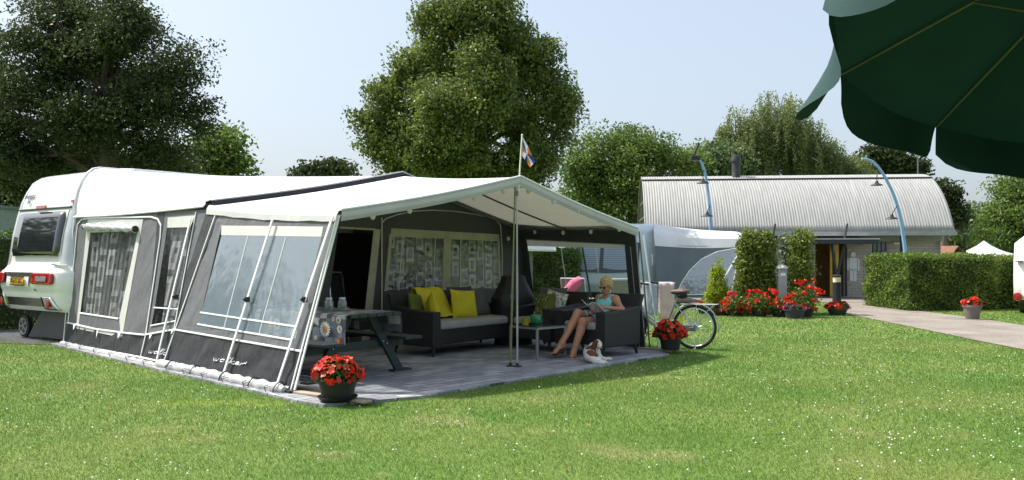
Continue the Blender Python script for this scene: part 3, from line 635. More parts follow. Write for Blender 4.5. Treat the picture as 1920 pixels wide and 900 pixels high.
def birch(name, label, cols, base, leaf, nstr, dens):
    """weeping tree: leaf strings hanging from arched branches; cols = (px, top_py, bottom_py, halfwidth_px, Y)"""
    b = Vector(base); t = thing(name, label, 'tree', b, 0, 'weeping birches behind the wash house'); P, Tn = [], []
    mb = MB(); tops = []
    for px, ty, by, hw, Y in cols:
        for _ in range(nstr):
            x = np.clip(rng.normal(0, .62), -1.25, 1.25) * hw; dz = (abs(x) / hw) ** 2.2 * (by - ty) * .45 + rng.exponential(3)
            s = pt(px + x, ty + dz, Y + rng.uniform(-1, 1) * hw / F * Y); rem = (by - ty - dz) * Y / F
            if rem < .5: continue
            off = rng.uniform(0, .75) * rem; ln_ = rng.uniform(1., 2.6); k = int(ln_ * dens); tt = rng.uniform(0, 1, k)
            sway = rng.normal(0, .22, 2); q = np.stack([s.x + sway[0] * tt + rng.normal(0, .07, k), s.y + sway[1] * tt + rng.normal(0, .07, k), s.z - off - tt * ln_ + rng.normal(0, .05, k)], 1)
            P.append(q); Tn.append(np.clip(rng.uniform(0, .7) + rng.uniform(0, .3, k), 0, 1))
            if rng.uniform() < .10: tops.append(Vector((s.x, s.y, s.z - off)))
    P = np.concatenate(P); P = P[P[:, 2] > 3.]; Tn = np.concatenate(Tn)[:len(P)]
    V, Fc = leaves(P - np.array(b)[None], leaf, up=0, drop=1.5, asp=.5); npmesh('crown', V, Fc, BIRCH, t, tint=Tn)
    mid = b + Vector((0, 0, 5)); mb.tube([(0, 0, 0), (.1, 0, 3), (0, .1, 6.5), (.1, 0, 9)], [.25, .2, .13, .04], 8)
    for c in tops[:40]:
        s0 = b + Vector((0, 0, random.uniform(2.5, 7.))); s0.z = min(s0.z, c.z - .3); mm = lerp(s0, c, .6) + Vector((0, 0, .5)); mb.tube([q - b for q in (s0, lerp(s0, mm, .5), mm, c)], [.07, .05, .035, .015], 5, False)
    mb.build('trunk', M('birch_bark', (.4, .39, .35), .8, var=.5, vs=3), t, smooth=True)
birch('birch_tree', 'slimmer weeping birch with drooping strands beside its taller twin', [(1385, 193, 330, 42, 46), (1355, 228, 330, 18, 46), (1410, 215, 335, 30, 45)], (12.2, 46, 0), .13, 210, 36)
birch('birch_tree', 'tallest weeping birch with drooping strands behind the roof', [(1440, 160, 335, 42, 46), (1485, 168, 335, 42, 45.5), (1525, 215, 335, 40, 46), (1560, 255, 335, 45, 46), (1600, 285, 335, 40, 46)], (15.2, 46, 0), .13, 240, 36)
tree('bushy_tree', 'dark green tree under the parasol edge behind the roof', [(1690, 308, 42, 20, 48), (1650, 300, 40, 28, 48), (1720, 322, 18, 12, 48)], (21.5, 48.2, 0), 7000, .24, .7, OAK, .25, shell=(.4, 1.), limbs=8)
tree('small_tree', 'slender tree past the end of the curved roof', [(1775, 360, 22, 22, 52), (1785, 385, 18, 28, 52), (1760, 350, 14, 10, 52), (1800, 410, 16, 22, 52)], (26, 52.2, 0), 4200, .24, .6, OAK, .2, shell=(.3, 1.), limbs=8)
tree('bushy_tree', 'bright pale green tree above the white party tent', [(1835, 415, 48, 26, 66), (1815, 430, 30, 22, 66), (1860, 430, 40, 35, 66)], (36, 66.2, 0), 9000, .34, 1., FARL, .3, shell=(.5, 1.), limbs=4)
tree('bushy_tree', 'large drooping green tree above the white caravan end', [(1900, 365, 42, 38, 47), (1885, 410, 45, 45, 47), (1935, 400, 60, 70, 47), (1870, 445, 50, 35, 47), (1905, 335, 25, 16, 47)], (28, 47.2, 0), 15000, .2, .8, LIGHT, .3, shell=(.4, 1.02), limbs=14, drop=.5)
tree('bushy_tree', 'low dark trees beyond the hedge at the meadow edge', [(1840, 460, 70, 22, 75), (1780, 455, 50, 25, 75), (1930, 455, 60, 22, 75)], (41, 75, 0), 8000, .4, 1., OAK, .3, shell=(.3, 1.), limbs=4)
tree('small_tree', 'dark low tree behind the container by the oak', [(10, 370, 40, 30, 48), (50, 385, 45, 30, 48)], (-27, 48, 0), 5000, .3, .8, OAK, .3, shell=(.3, 1.), limbs=5)
tree('maple_tree', 'tree standing off to the side beyond the caravan', [(-1730, 210, 260, 300, 22), (-1500, 300, 180, 200, 22.5), (-2000, 250, 220, 230, 22)], (-37, 22, 0), 14000, .4, 1.5, OAK, .35, group='trees by the caravan lane', limbs=6)
# far woods closing the horizon
P, tn, _ = blob_points([(x, 150 + 12 * math.sin(x * .1), 2.2, 9, 5, 3.2 + 1.2 * math.sin(x * .37)) for x in range(-150, 171, 11)], 60000, 3., (.2, 1.), 60, zmin=.1)
V, Fc = leaves(P, .9); tag(npmesh('woods', V, Fc, FARL, tint=tn), 'far low woods along the horizon', 'woods', kind='stuff')
# ================================================================ BIG CARAVAN AWNING WITH SUN CANOPY
def fabric(name, col, transl=0., wr=.5, rough=.6, sc=(1.2, 1.2, .55), bs=5., var=.08, tcol=None):
    return M(name, col, rough, var=var, vs=1.5, bump=wr, bs=bs, transl=transl, tcol=tcol, scale=sc, det=2)
F_GREY = fabric('awning_grey', (.118, .121, .134), .02, 1.5)
F_DARK = fabric('awning_anthracite', (.020, .022, .027), .01, 1.8)
F_WHITE = fabric('roof_white', (.78, .78, .775), .03, 1.2, tcol=(.62, .56, .42))
F_CANOPY = fabric('canopy_white', (.78, .78, .775), .15, .6, tcol=(.56, .53, .44))
F_CREAM = fabric('awning_cream', (.64, .64, .61), .15, .5)
PIPE = M('white_piping', (.80, .80, .80), .5, var=.03)
TEAL = fabric('canopy_fascia', (.44, .435, .47), .08, .3)
CLEAR_L = clearmat('clear_vinyl_sky', (.52, .64, .76), .30, .14, .10, .25, 3.)  # vinyl haze tinted blue, the sky reflection painted into its colour
CLEAR_D = clearmat('clear_vinyl', (.5, .52, .54), .02, .02, .12, .15, 5.)
def curtain_mat(name, dirv, dim=1., k=1.):
    """retro print: grey ground with nested pale and black rectangles, along dirv and z"""
    m, n, p, out = nodes_of(name); L = n.links.new; g = n.nodes.new('ShaderNodeNewGeometry')
    dt = n.nodes.new('ShaderNodeVectorMath'); dt.operation = 'DOT_PRODUCT'; dt.inputs[1].default_value = dirv; L(g.outputs['Position'], dt.inputs[0])
    sp = n.nodes.new('ShaderNodeSeparateXYZ'); L(g.outputs['Position'], sp.inputs[0])
    def mth(op, a, b=None):
        q = n.nodes.new('ShaderNodeMath'); q.operation = op
        for i, v in enumerate((a, b)):
            if v is None: continue
            if isinstance(v, (int, float)): q.inputs[i].default_value = v
            else: L(v, q.inputs[i])
        return q.outputs[0]
    def layer(sx, sz, ox, oz, keep, lo, hi):
        u = mth('ADD', mth('MULTIPLY', dt.outputs['Value'], sx), ox); v = mth('ADD', mth('MULTIPLY', sp.outputs[2], sz), oz)
        v = mth('ADD', v, mth('MULTIPLY', mth('FLOOR', u), .37))
        cb = n.nodes.new('ShaderNodeCombineXYZ'); L(mth('FLOOR', u), cb.inputs[0]); L(mth('FLOOR', v), cb.inputs[1])
        wn = n.nodes.new('ShaderNodeTexWhiteNoise'); wn.noise_dimensions = '2D'; L(cb.outputs[0], wn.inputs[0])
        fx = mth('ABSOLUTE', mth('SUBTRACT', mth('FRACT', u), .5)); fz = mth('ABSOLUTE', mth('SUBTRACT', mth('FRACT', v), .5))
        d = mth('MAXIMUM', fx, fz); frame = mth('MULTIPLY', mth('LESS_THAN', d, .40), mth('GREATER_THAN', d, .22)); core = mth('LESS_THAN', d, .22)
        on = mth('GREATER_THAN', wn.outputs[0], keep)
        return mth('MULTIPLY', frame, on), mth('MULTIPLY', core, on), wn.outputs[0]
    f1, c1, w1 = layer(5.2 * k, 3.4 * k, .1, .2, .28, 0, 0); f2, c2, w2 = layer(8.3 * k, 9.5 * k, .6, .35, .55, 0, 0); f3, c3, w3 = layer(11 * k, 5. * k, .3, .8, .5, 0, 0)
    val = mth('ADD', .13, mth('MULTIPLY', f1, mth('ADD', .25, mth('MULTIPLY', w1, .3))))
    val = mth('ADD', val, mth('MULTIPLY', c1, .12)); val = mth('SUBTRACT', val, mth('MULTIPLY', c2, .25)); val = mth('ADD', val, mth('MULTIPLY', c3, mth('MULTIPLY', w3, .14)))
    val = mth('MAXIMUM', mth('MULTIPLY', val, dim), .012)
    # soft pleats
    cb = n.nodes.new('ShaderNodeCombineColor'); L(val, cb.inputs[0]); L(mth('MULTIPLY', val, 1.01), cb.inputs[1]); L(mth('MULTIPLY', val, 1.05), cb.inputs[2]); L(cb.outputs[0], p.inputs['Base Color'])
    p.inputs['Roughness'].default_value = .85
    b = n.nodes.new('ShaderNodeBump'); b.inputs['Strength'].default_value = .35; b.inputs['Distance'].default_value = .06
    L(mth('SINE', mth('MULTIPLY', dt.outputs['Value'], 42.)), b.inputs['Height']); L(b.outputs[0], p.inputs['Normal'])
    MATS[name] = m; return m
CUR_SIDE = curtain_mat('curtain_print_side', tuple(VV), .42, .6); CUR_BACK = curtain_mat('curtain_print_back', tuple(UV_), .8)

aw = thing('caravan_awning', 'large grey and white caravan awning with clear side windows and sun canopy', 'awning', (L0.x, L0.y, 0))
W1 = Patch(L0, B0, BT, LT)              # side of the sun canopy
W2 = Patch(B0, A0, AT, BT)              # side of the main awning
WB = Patch(B0, Q0, QT, BT)              # wall between canopy and main awning
WR = Patch(R0, Q0, QT, RT)              # far side of the canopy
def awp(mb, name, mat, parent=None, **k): return mb.build(name, mat, parent or aw, world=True, root=aw if parent else None, **k)

# --- near side wall of the canopy
out1 = [(398, 402), (634, 404), (544, 739), (311, 690)]
win1 = [(416, 440), (603, 443), (554, 635), (372, 608)]
m = MB(); W1.frame(m, [(398, 402), (634, 404), (568, 659), (326, 618)], [(416, 423), (607, 425), win1[2], win1[3]], n=14, wr=.006); sw = awp(m, 'side_wall', F_GREY, smooth=True)
m = MB(); W1.quad(m, [(326, 618), (568, 659), (544, 737), (309, 688)], .0, 26, wr=.016); awp(m, 'skirt', F_DARK, smooth=True)
m = MB(); W1.quad(m, [(416, 423), (607, 425), (603, 444), (415, 441)], .004); awp(m, 'window_band', F_CREAM)
m = MB(); W1.quad(m, win1, .002, 8); wn_ = awp(m, 'window', CLEAR_L, smooth=True)
m = MB()
for a in ([(371, 608), (550, 638)], [(376, 586), (558, 613)], [(466, 442), (421, 614)], [(537, 445), (486, 628)]): W1.line(m, a, .022 if a[0][0] < 380 else .014)
awp(m, 'window_piping', PIPE)
m = MB()
for a in ([(328, 618), (568, 659)], [(311, 677), (543, 727)], [(634, 404), (545, 738)], [(409, 392), (330, 617), (309, 677)]): W1.line(m, a, .024, .012)
awp(m, 'piping', PIPE)
# dark wrap-round band at the join with the main awning
m = MB(); W1.quad(m, [(380, 386), (416, 386), (330, 620), (311, 680)], .006); awp(m, 'corner_band', F_DARK)
# mud flap roll on the ground
m = MB(); pts = []
for i in range(41):
    t = i / 40; q = lerp(B0, L0, t) + Vector((-.05, -.05, 0)); pts.append(q + Vector((0, 0, .055)))
m.tube(pts, [.062 + .012 * math.sin(i * 1.7) - (.018 if i % 9 == 4 else 0) for i in range(41)], 10); awp(m, 'mud_flap', fabric('flap_grey', (.40, .40, .40), 0, .8, bs=9), smooth=True)
m = MB()
for t in (.12, .34, .58, .80, .97):
    q = lerp(B0, L0, t) + Vector((-.05, -.05, .055)); d = (L0 - B0).normalized(); s = Vector((d.y, -d.x, 0))
    m = MB(); m.tube([q + (Vector((0, 0, 1)) * math.cos(a) + s * math.sin(a)) * .076 + d * .02 * math.sin(a * 2) for a in np.linspace(0, 6.3, 13)], .006, 5); awp(m, 'elastic_loop', G['black_plastic'])
# aluminium side poles with clamps
for a, b, c, of in (((518, 414), (422, 716), (471, 563), .05), ((631, 408), (522, 738), (579, 563), .05), ((364, 413), (300, 680), (337, 558), .05)):
    m = MB(); P_ = W2 if a[0] < 400 else W1
    m.beam(P_.at(*a, of), P_.at(*b, of), .034, .014, up=P_.n); pl = awp(m, 'side_pole', M('pole_pale', (.80, .81, .82), .35, var=.03), smooth=True)
    m = MB(); q = P_.at(*c, of); m.box(q, (.045, .045, .06), rz=.7); m.ball(q + Vector((-.03, -.02, 0)), .018, 8); awp(m, 'clamp', G['black_plastic'], pl)
m = MB(); m.tube([W1.at(519, 412, -.06), W1.at(476, 622, -.06), W1.at(452, 716, -.06)], .018, 8); awp(m, 'inner_pole', G['steel_dark'])

# lettering on the skirts, written as strokes
GLY = {'w': [[(0, 1), (.12, .15), (.32, 0), (.5, .85), (.6, .1), (.85, .05), (1.05, 1.)]], 'a': [[(.95, .8), (.5, .95), (.1, .55), (.2, .08), (.6, .1), (.95, .8), (.9, .1), (1.2, .15)]],
       'l': [[(0, .1), (.6, 1.2), (.85, 1.9), (.7, 2.1), (.45, 1.3), (.35, .3), (.5, .02), (.8, .2)]], 'k': [[(0, 0), (.35, 2.1)], [(.9, .95), (.1, .5), (.75, .02), (1.1, .12)]],
       'e': [[(.05, .4), (.8, .6), (.75, .9), (.3, .85), (.08, .4), (.35, .03), (.95, .2)]], 'r': [[(.0, 0), (.18, .85), (.3, .5), (.7, .95), (1., .75)], [(.95, 1.25), (1.05, 1.35)]]}
def script(P_, word, p0, p1, hpx, name='lettering', sh=.5):
    mb = MB(); x = 0; tot = sum({'w': 1.3, 'l': .9}.get(c, 1.1) for c in word)
    for c in word:
        for st in GLY[c]:
            pts = []
            for (gx, gy) in st:
                t = (x + gx) / tot; bx, by = lerp(p0[0], p1[0], t), lerp(p0[1], p1[1], t); pts.append(P_.at(bx + gy * hpx * sh, by - gy * hpx, .008))
            mb.tube(pts, .0065, 5)
        x += {'w': 1.3, 'l': .9}.get(c, 1.1)
    return awp(mb, name, PIPE)
script(W1, 'walker', (400, 676), (461, 687), 5.6)
script(W2, 'walk', (279, 662), (311, 666), 5.0)

# --- near side wall of the main awning: door panel and two windows
WRAP = [(141, 401), (392, 392), (311, 690), (120, 645)]
in2 = [(167, 412), (267, 412), (229, 632), (145, 613)]
m = MB(); W2.frame(m, [(143, 402), (306, 396), (272, 628), (127, 605)], [(167, 412), (267, 412), (230, 625), (146, 609)], 0, 14, wr=.008); awp(m, 'door_panel', F_GREY, smooth=True)
m = MB(); W2.quad(m, [(306, 396), (392, 393), (367, 404), (316, 409)]); W2.quad(m, [(306, 396), (316, 409), (284, 611), (272, 628)]); W2.quad(m, [(284, 611), (331, 602), (327, 620), (272, 628)])
W2.quad(m, [(367, 404), (392, 393), (327, 620), (331, 602)]); awp(m, 'side_wall', F_GREY, smooth=True)
m = MB(); W2.quad(m, [(127, 605), (272, 628), (265, 672), (120, 644)], 0, 22, wr=.016); W2.quad(m, [(272, 628), (328, 618), (311, 688), (265, 672)], 0, 12, wr=.012); awp(m, 'skirt', F_DARK, smooth=True)
m = MB(); W2.quad(m, [(296, 399), (309, 398), (277, 624), (269, 670)], .005); awp(m, 'dark_seam', F_DARK)
m = MB(); W2.frame(m, [(165, 411), (269, 411), (229, 633), (143, 616)], [(170, 436), (259, 434), (224, 598), (151, 586)], .004, 4); awp(m, 'window_frame', F_CREAM)
m = MB(); W2.quad(m, [(151, 587), (224, 598), (226, 626), (148, 612)], .008); awp(m, 'window_apron', F_GREY, smooth=True)
m = MB(); W2.quad(m, [(170, 436), (259, 434), (224, 598), (151, 587)], -.03, 10); awp(m, 'curtain', CUR_SIDE)
m = MB(); W2.quad(m, [(170, 436), (259, 434), (224, 598), (151, 587)], .003, 4); awp(m, 'window_pane', CLEAR_D)
m = MB(); m.tube([W2.at(162 + i * 6.1, 426 + .3 * i + (1.2 if i % 3 == 1 else 0), .05) for i in range(17)], [.04 + .012 * (i % 3) for i in range(17)], 10); rl = awp(m, 'rolled_blind', clearmat('vinyl_roll', (.65, .68, .75), .75, .3, .15, .8, 20.), smooth=True)
m = MB(); q = W2.at(259, 431, .05)
for c_ in (W2.at(258, 431, .05), W2.at(164, 427, .05)): m.tube([c_, c_ + (W2.at(262, 431, .05) - W2.at(258, 431, .05)) * .6], .05, 10)
awp(m, 'roll_end', G['black_plastic'], rl)
m = MB(); W2.quad(m, [(315, 408), (366, 404), (357, 426), (314, 427)], .004); awp(m, 'window_band', F_CREAM)
m = MB(); W2.quad(m, [(316, 427), (349, 426), (322, 604), (296, 608)], -.05, 8); awp(m, 'curtain', CUR_SIDE)
m = MB(); W2.quad(m, [(315, 427), (360, 425), (331, 602), (284, 611)], .003, 6); awp(m, 'window', CLEAR_D, smooth=True)
m = MB()
for a in ([(127, 605), (180, 617), (240, 625), (272, 628), (328, 618)], [(120, 643), (265, 670), (311, 680)], [(129, 604), (145, 437), (147, 421), (154, 412), (170, 409), (284, 407), (297, 411), (303, 423), (302, 445), (275, 627), (265, 670)],
          [(284, 611), (331, 602)], [(290, 577), (336, 580)], [(141, 402), (120, 644)], [(369, 398), (328, 617)], [(151, 587), (224, 598)]): W2.line(m, a, .026 if a[0][0] < 200 else .02, .014)
awp(m, 'piping', PIPE)
m = MB()
for x, y, w_, h_ in ((143, 609, 5, 11), (227, 624, 6, 12), (286, 628, 5, 9), (186, 620, 3, 15), (327, 619, 4, 9)):
    m = MB(); m.poly([W2.at(x - w_ / 2, y, .026), W2.at(x + w_ / 2, y, .026), W2.at(x - 1, y + h_, .04)]); awp(m, 'tie_tab', PIPE)
m = MB(); pts = [lerp(A0, B0, i / 40) + Vector((-.05, -.05, .03)) for i in range(41)]; m.tube(pts, [.035 + .01 * math.sin(i * 2.1) for i in range(41)], 8); awp(m, 'mud_flap', MATS['flap_grey'], smooth=True)

# --- roofs
def prof(a, peak, b, n=10, sag=.03, pw=1.):
    o = [];
    for s0, s1 in ((a, peak), (peak, b)):
        for i in range(n + (s1 is b)):
            t = i / n; q = lerp(s0, s1, t); o.append(q - Vector((0, 0, sag * math.sin(math.pi * t))))
    return o
def loft(pa, pb, n=12, sag=.04):
    rows = []
    for i in range(n + 1):
        t = i / n; rows.append([lerp(a, b, t) - Vector((0, 0, sag * math.sin(math.pi * t))) for a, b in zip(pa, pb)])
    return rows
FR = prof(LT + Vector((0, 0, .03)), PF, RT + Vector((0, 0, .02))); BK = prof(BT + Vector((0, 0, .05)), PB, QT + Vector((0, 0, .04)))
m = MB(); m.grid(loft(FR, BK, 14, .03)); awp(m, 'canopy_roof', F_CANOPY, smooth=True)
# eave flap on the near side
m = MB(); rows = []
for k in range(13):
    t = k / 12; q = lerp(FR[0], BK[0], t) - Vector((0, 0, .03 * math.sin(math.pi * t))); o = Vector((-.03, -.03, 0)); rows.append([q + Vector((0, 0, .005)), q + o * .8 - Vector((0, 0, .05)), q + o - Vector((0, 0, .115 + .006 * math.sin(k * 2.3)))])
m.grid(rows); awp(m, 'eave_flap', fabric('eave_white', (.62, .62, .62), .1, .6))
# front fascia: grey-green band following the gable
def fascia(pf, dz, fw, nm, mat, thick=.0):
    m = MB(); rows = []
    fwv = Vector((.70, -.71, 0)) * fw
    for q in pf: rows.append([q + fwv * .6 + Vector((0, 0, .012)), q + fwv + Vector((0, 0, -.01)), q + fwv * .9 - Vector((0, 0, dz * .55)), q + fwv * .5 - Vector((0, 0, dz))])
    m.grid(rows); return awp(m, nm, mat, smooth=True)
fascia(FR, .115, .05, 'fascia', TEAL)
m = MB(); m.tube([q + Vector((.03, -.03, .012)) for q in FR], .012, 6); awp(m, 'roof_piping', PIPE)
m = MB(); m.tube([q + Vector((-.02, .02, -.05)) for q in FR], .013, 6); m.tube([q + Vector((.02, -.02, -.05)) for q in BK], .016, 6); awp(m, 'roof_frame', G['steel_grey'])
mid = [lerp(a, b, .5) - Vector((0, 0, .065)) for a, b in zip(FR, BK)]; m = MB(); m.tube(mid, .014, 6); awp(m, 'roof_frame', M('frame_brown', (.07, .06, .045), .5))
# main awning roof up to the caravan rail
UC, VC = Vector((math.cos(R(53)), math.sin(R(53)), 0)), Vector((-math.cos(R(37)), math.sin(R(37)), 0))
AR = []
for i in range(21):
    t = i / 20
    if i <= 6:
        a = i / 6 * math.pi / 2; AR.append(Vector((AT.x, AT.y, 0)) + UC * (.42 * (1 - math.cos(a))) + Vector((0, 0, 2.13 + .80 * math.sin(a))))
    else: AR.append(Vector((AT.x, AT.y, 0)) + UC * lerp(.42, 6.0, (i - 6) / 14) + Vector((0, 0, 2.93)))
BK2 = [q + VV * .10 + Vector((0, 0, .03)) for q in BK]
# resample the gable so that the loft lines run the way the cloth does
def resample(pts, ts):
    d = [0]
    for a, b in zip(pts[:-1], pts[1:]): d.append(d[-1] + (b - a).length)
    o = []
    for t in ts:
        x = t * d[-1]
        for i in range(len(pts) - 1):
            if d[i + 1] >= x - 1e-9: o.append(lerp(pts[i], pts[i + 1], (x - d[i]) / max(d[i + 1] - d[i], 1e-9))); break
    return o
ts = [i / 20 for i in range(21)]; BK3 = resample(BK2, ts)
m = MB(); m.grid(loft(BK3, AR, 16, .02)); awp(m, 'main_roof', F_WHITE, smooth=True)
m = MB(); rows = []
for k in range(13):
    t = k / 12; q = lerp(BK3[0], AR[0], t) - Vector((0, 0, .02 * math.sin(math.pi * t))); rows.append([q, q + Vector((-.025, -.025, -.045))])
m.grid(rows); m.tube([r[1] for r in rows], .012, 6); awp(m, 'eave_flap', MATS['eave_white'])
m = MB(); m.tube([q + Vector((-.01, -.01, .01)) for q in AR], .014, 6); awp(m, 'roof_piping', PIPE)
for t_ in (.26, .50, .74):
    for lo_, nm_ in ((loft(BK3, AR, 16, .02), 'roof_seam'), ):
        m = MB(); j_ = int(t_ * 20); m.grid([[r_[j_] + Vector((-.012, 0, .004)), r_[j_] + Vector((.012, 0, .006))] for r_ in lo_]); awp(m, nm_, M('seam_white', (.60, .60, .60), .6))
# dark gable strip over the join
m = MB(); rows = []
for q in BK: rows.append([q + VV * .13 + Vector((0, 0, .03)), q + VV * .10 + Vector((0, 0, .06)), q - VV * .08 + Vector((0, 0, .055)), q - VV * .11 + Vector((0, 0, .012))])
m.grid(rows); gs = awp(m, 'gable_strip', F_DARK, smooth=True)
m = MB()
for s_ in (-.08, .02): m.tube([q + VV * s_ + Vector((0, 0, .064)) for q in BK], .010, 6)
awp(m, 'strip_piping', M('grey_piping', (.35, .36, .38), .5), gs)

# --- wall between canopy and main awning, with doorway and curtained windows
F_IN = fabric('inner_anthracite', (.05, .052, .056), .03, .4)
m = MB()
gab = [q - Vector((0, 0, .02)) for q in BK]; rows = [[lerp(a, WB.P(t, .97), s) for t, a in zip([i / (len(gab) - 1) for i in range(len(gab))], gab)] for s in (0, .5, 1)]
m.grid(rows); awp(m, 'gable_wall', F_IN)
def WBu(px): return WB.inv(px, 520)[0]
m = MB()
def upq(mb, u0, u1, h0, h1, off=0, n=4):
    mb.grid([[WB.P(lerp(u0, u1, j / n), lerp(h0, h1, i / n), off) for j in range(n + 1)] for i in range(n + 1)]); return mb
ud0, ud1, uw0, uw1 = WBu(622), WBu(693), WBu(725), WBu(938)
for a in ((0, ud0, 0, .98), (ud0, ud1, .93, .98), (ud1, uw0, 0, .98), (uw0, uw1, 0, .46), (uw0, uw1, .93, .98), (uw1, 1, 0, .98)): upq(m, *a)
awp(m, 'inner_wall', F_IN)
m = MB(); upq(m, uw0, uw1, .88, .945, .006); um = WBu(836); upq(m, um - .012, um + .016, .45, .9, .006); upq(m, uw0 - .004, uw0 + .006, .45, .9, .006); upq(m, uw1 - .008, uw1 + .002, .45, .9, .006); awp(m, 'window_frame', M('frame_cream', (.36, .35, .26), .8))
m = MB(); upq(m, uw0, uw1, .45, .9, -.06, 12); awp(m, 'curtain', CUR_BACK)
m = MB(); upq(m, uw0, uw1, .45, .9, .002, 6); awp(m, 'window', clearmat('clear_vinyl_inner', (.5, .52, .54), .08, .10, .05, .5, 6.))
m = MB()
for x in (748, 812, 862, 905): upq(m, WBu(x), WBu(x) + .003, .45, .9, .008)
awp(m, 'window_piping', M('piping_dim', (.5, .5, .48), .6))
m = MB(); m.tube([WB.at(715, 408 + i * 15, .015) for i in range(20)], .011, 6); arc = [(715, 418), (722, 410), (745, 402), (775, 396), (810, 394), (850, 396), (890, 402), (925, 410), (937, 422), (940, 470), (940, 540)]
m.tube([WB.at(*a, .02) for a in arc], .010, 6); awp(m, 'piping', MATS['piping_dim'])
m = MB(); upq(m, ud1 - .004, ud1 + .018, .02, .93, .006); upq(m, ud0, ud1, .92, .935, .006); awp(m, 'door_frame', MATS['frame_cream'])
m = MB(); dn = [WB.at(624 + 66 * (1 - math.cos(a)) / 2, 432 - 14 * math.sin(a), -.02) for a in np.linspace(0, math.pi, 9)]
m.poly([WB.P(ud0, .935, -.02)] + dn[:1] + dn + [WB.P(ud1, .935, -.02)]); awp(m, 'door_curve', MATS['frame_cream'])
m = MB(); upq(m, .02, .98, 0, .9, -1.5, 4); awp(m, 'interior_shade_sheet', M('interior_shade_black', (.012, .012, .014), .9))  # black sheet added so the doorway reads as an unlit interior
# back of the main awning: the caravan flank closes it, a dark liner wall stands at the far end
m = MB(); m.grid([[QT + Vector((0, 0, -2.)), QT], [Vector((AR[-1].x, AR[-1].y, 0)), AR[-1] - Vector((0, 0, .05))]]); awp(m, 'end_wall', F_IN)

# --- far side wall of the canopy with its big window
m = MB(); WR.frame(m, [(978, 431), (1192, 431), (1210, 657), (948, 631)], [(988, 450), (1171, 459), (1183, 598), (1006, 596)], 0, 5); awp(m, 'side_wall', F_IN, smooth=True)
m = MB(); WR.quad(m, [(986, 448), (1172, 458), (1173, 466), (990, 461)], .005); awp(m, 'window_band', fabric('band_beige', (.5, .48, .42), .4, .2))
m = MB(); WR.quad(m, [(990, 461), (1173, 464), (1183, 598), (1006, 596)], .002, 4); awp(m, 'window', clearmat('clear_vinyl_far', (.5, .55, .6), .04, .03, .04, .1, 3.))
for a, b, r_, mm in (((1088, 462), (1105, 560), .016, G['steel_dark']), ((1048, 462), (1062, 560), .006, PIPE), ((1113, 463), (1124, 560), .006, PIPE)):
    m = MB(); m.tube([WR.at(*a, -.04), WR.at(*b, -.04)], r_, 6); awp(m, 'window_pole', mm)
m = MB(); WR.line(m, [(1192, 436), (1211, 655)], .02, .01); WR.line(m, [(1183, 462), (1200, 650)], .008, .012); awp(m, 'piping', M('edge_grey', (.4, .41, .42), .5))
# roof lining strip seen at the far eave
m = MB(); m.grid([[lerp(RT, QT, k / 6) + Vector((-.02, .0, .0)) for k in range(7)], [lerp(RT, QT, k / 6) + Vector((-.22, -.12, .10)) for k in range(7)]]); awp(m, 'roof_edge_lining', M('lining', (.3, .3, .27), .8))
# front upright poles and feet
def fpole(px0, px1, ytop, Y, col, nm='front_pole'):
    b = Vector(((px0 - CX) / F * Y, Y, .03)); t_ = pt(px1, ytop, PF.y - .03); m = MB(); m.tube([b, lerp(b, t_, .55)], .014, 8); m.tube([lerp(b, t_, .5), t_], .011, 8); p_ = awp(m, nm, col, smooth=True)
    m = MB(); m.lathe([(.06, 0), (.055, .012), (.02, .02), (.018, .05)], b, 12); awp(m, 'foot', G['black_plastic'], p_)
    m = MB(); m.box(lerp(b, t_, .38 if px0 < 960 else .93), (.04, .04, .06)); awp(m, 'clamp', G['steel_grey'], p_); return p_
fpole(957, 966, 340, 10.98, M('pole_olive', (.20, .20, .10), .5)); fpole(970, 969, 338, 10.95, M('pole_grey', (.42, .43, .44), .4, metal=.5))
m = MB(); b = Vector((R0.x, R0.y, 0)); m.tube([RT + Vector((.05, 0, -.02)), Vector((2.12, 13.1, 0))], .012, 8); awp(m, 'corner_pole', M('pole_dark', (.2, .2, .21), .4, metal=.5)); m = MB(); m.beam(LT + Vector((0, 0, -.02)), L0 + Vector((.05, -.03, .03)), .03, .014, up=W1.n); awp(m, 'corner_pole', G['white_paint'])
m = MB(); m.tube([Vector((2.06, 13.35, 1.78)), Vector((2.28, 13.25, 0))], .013, 8); awp(m, 'guy_pole', G['white_paint'])
m = MB(); b = L0 + Vector((.05, -.03, .03)); m.box(b, (.16, .1, .05), rz=.7); awp(m, 'pole_foot', G['black_plastic'])

for t_ in (.05, .2, .36, .52, .68, .84):
    for a_, b_ in ((L0, B0), (B0, A0)):
        q = lerp(a_, b_, t_) + Vector((-.13, -.10, 0)); m = MB(); m.tube([q + Vector((0, 0, -.02)), q + Vector((-.03, -.02, .09)), q + Vector((.0, .02, .10))], .006, 5); awp(m, 'ground_peg', G['steel_grey'])
        m = MB(); m.tube([q + Vector((-.02, -.01, .07)), lerp(a_, b_, t_) + Vector((.01, .01, .12))], .004, 4); awp(m, 'peg_loop', G['black_plastic'])
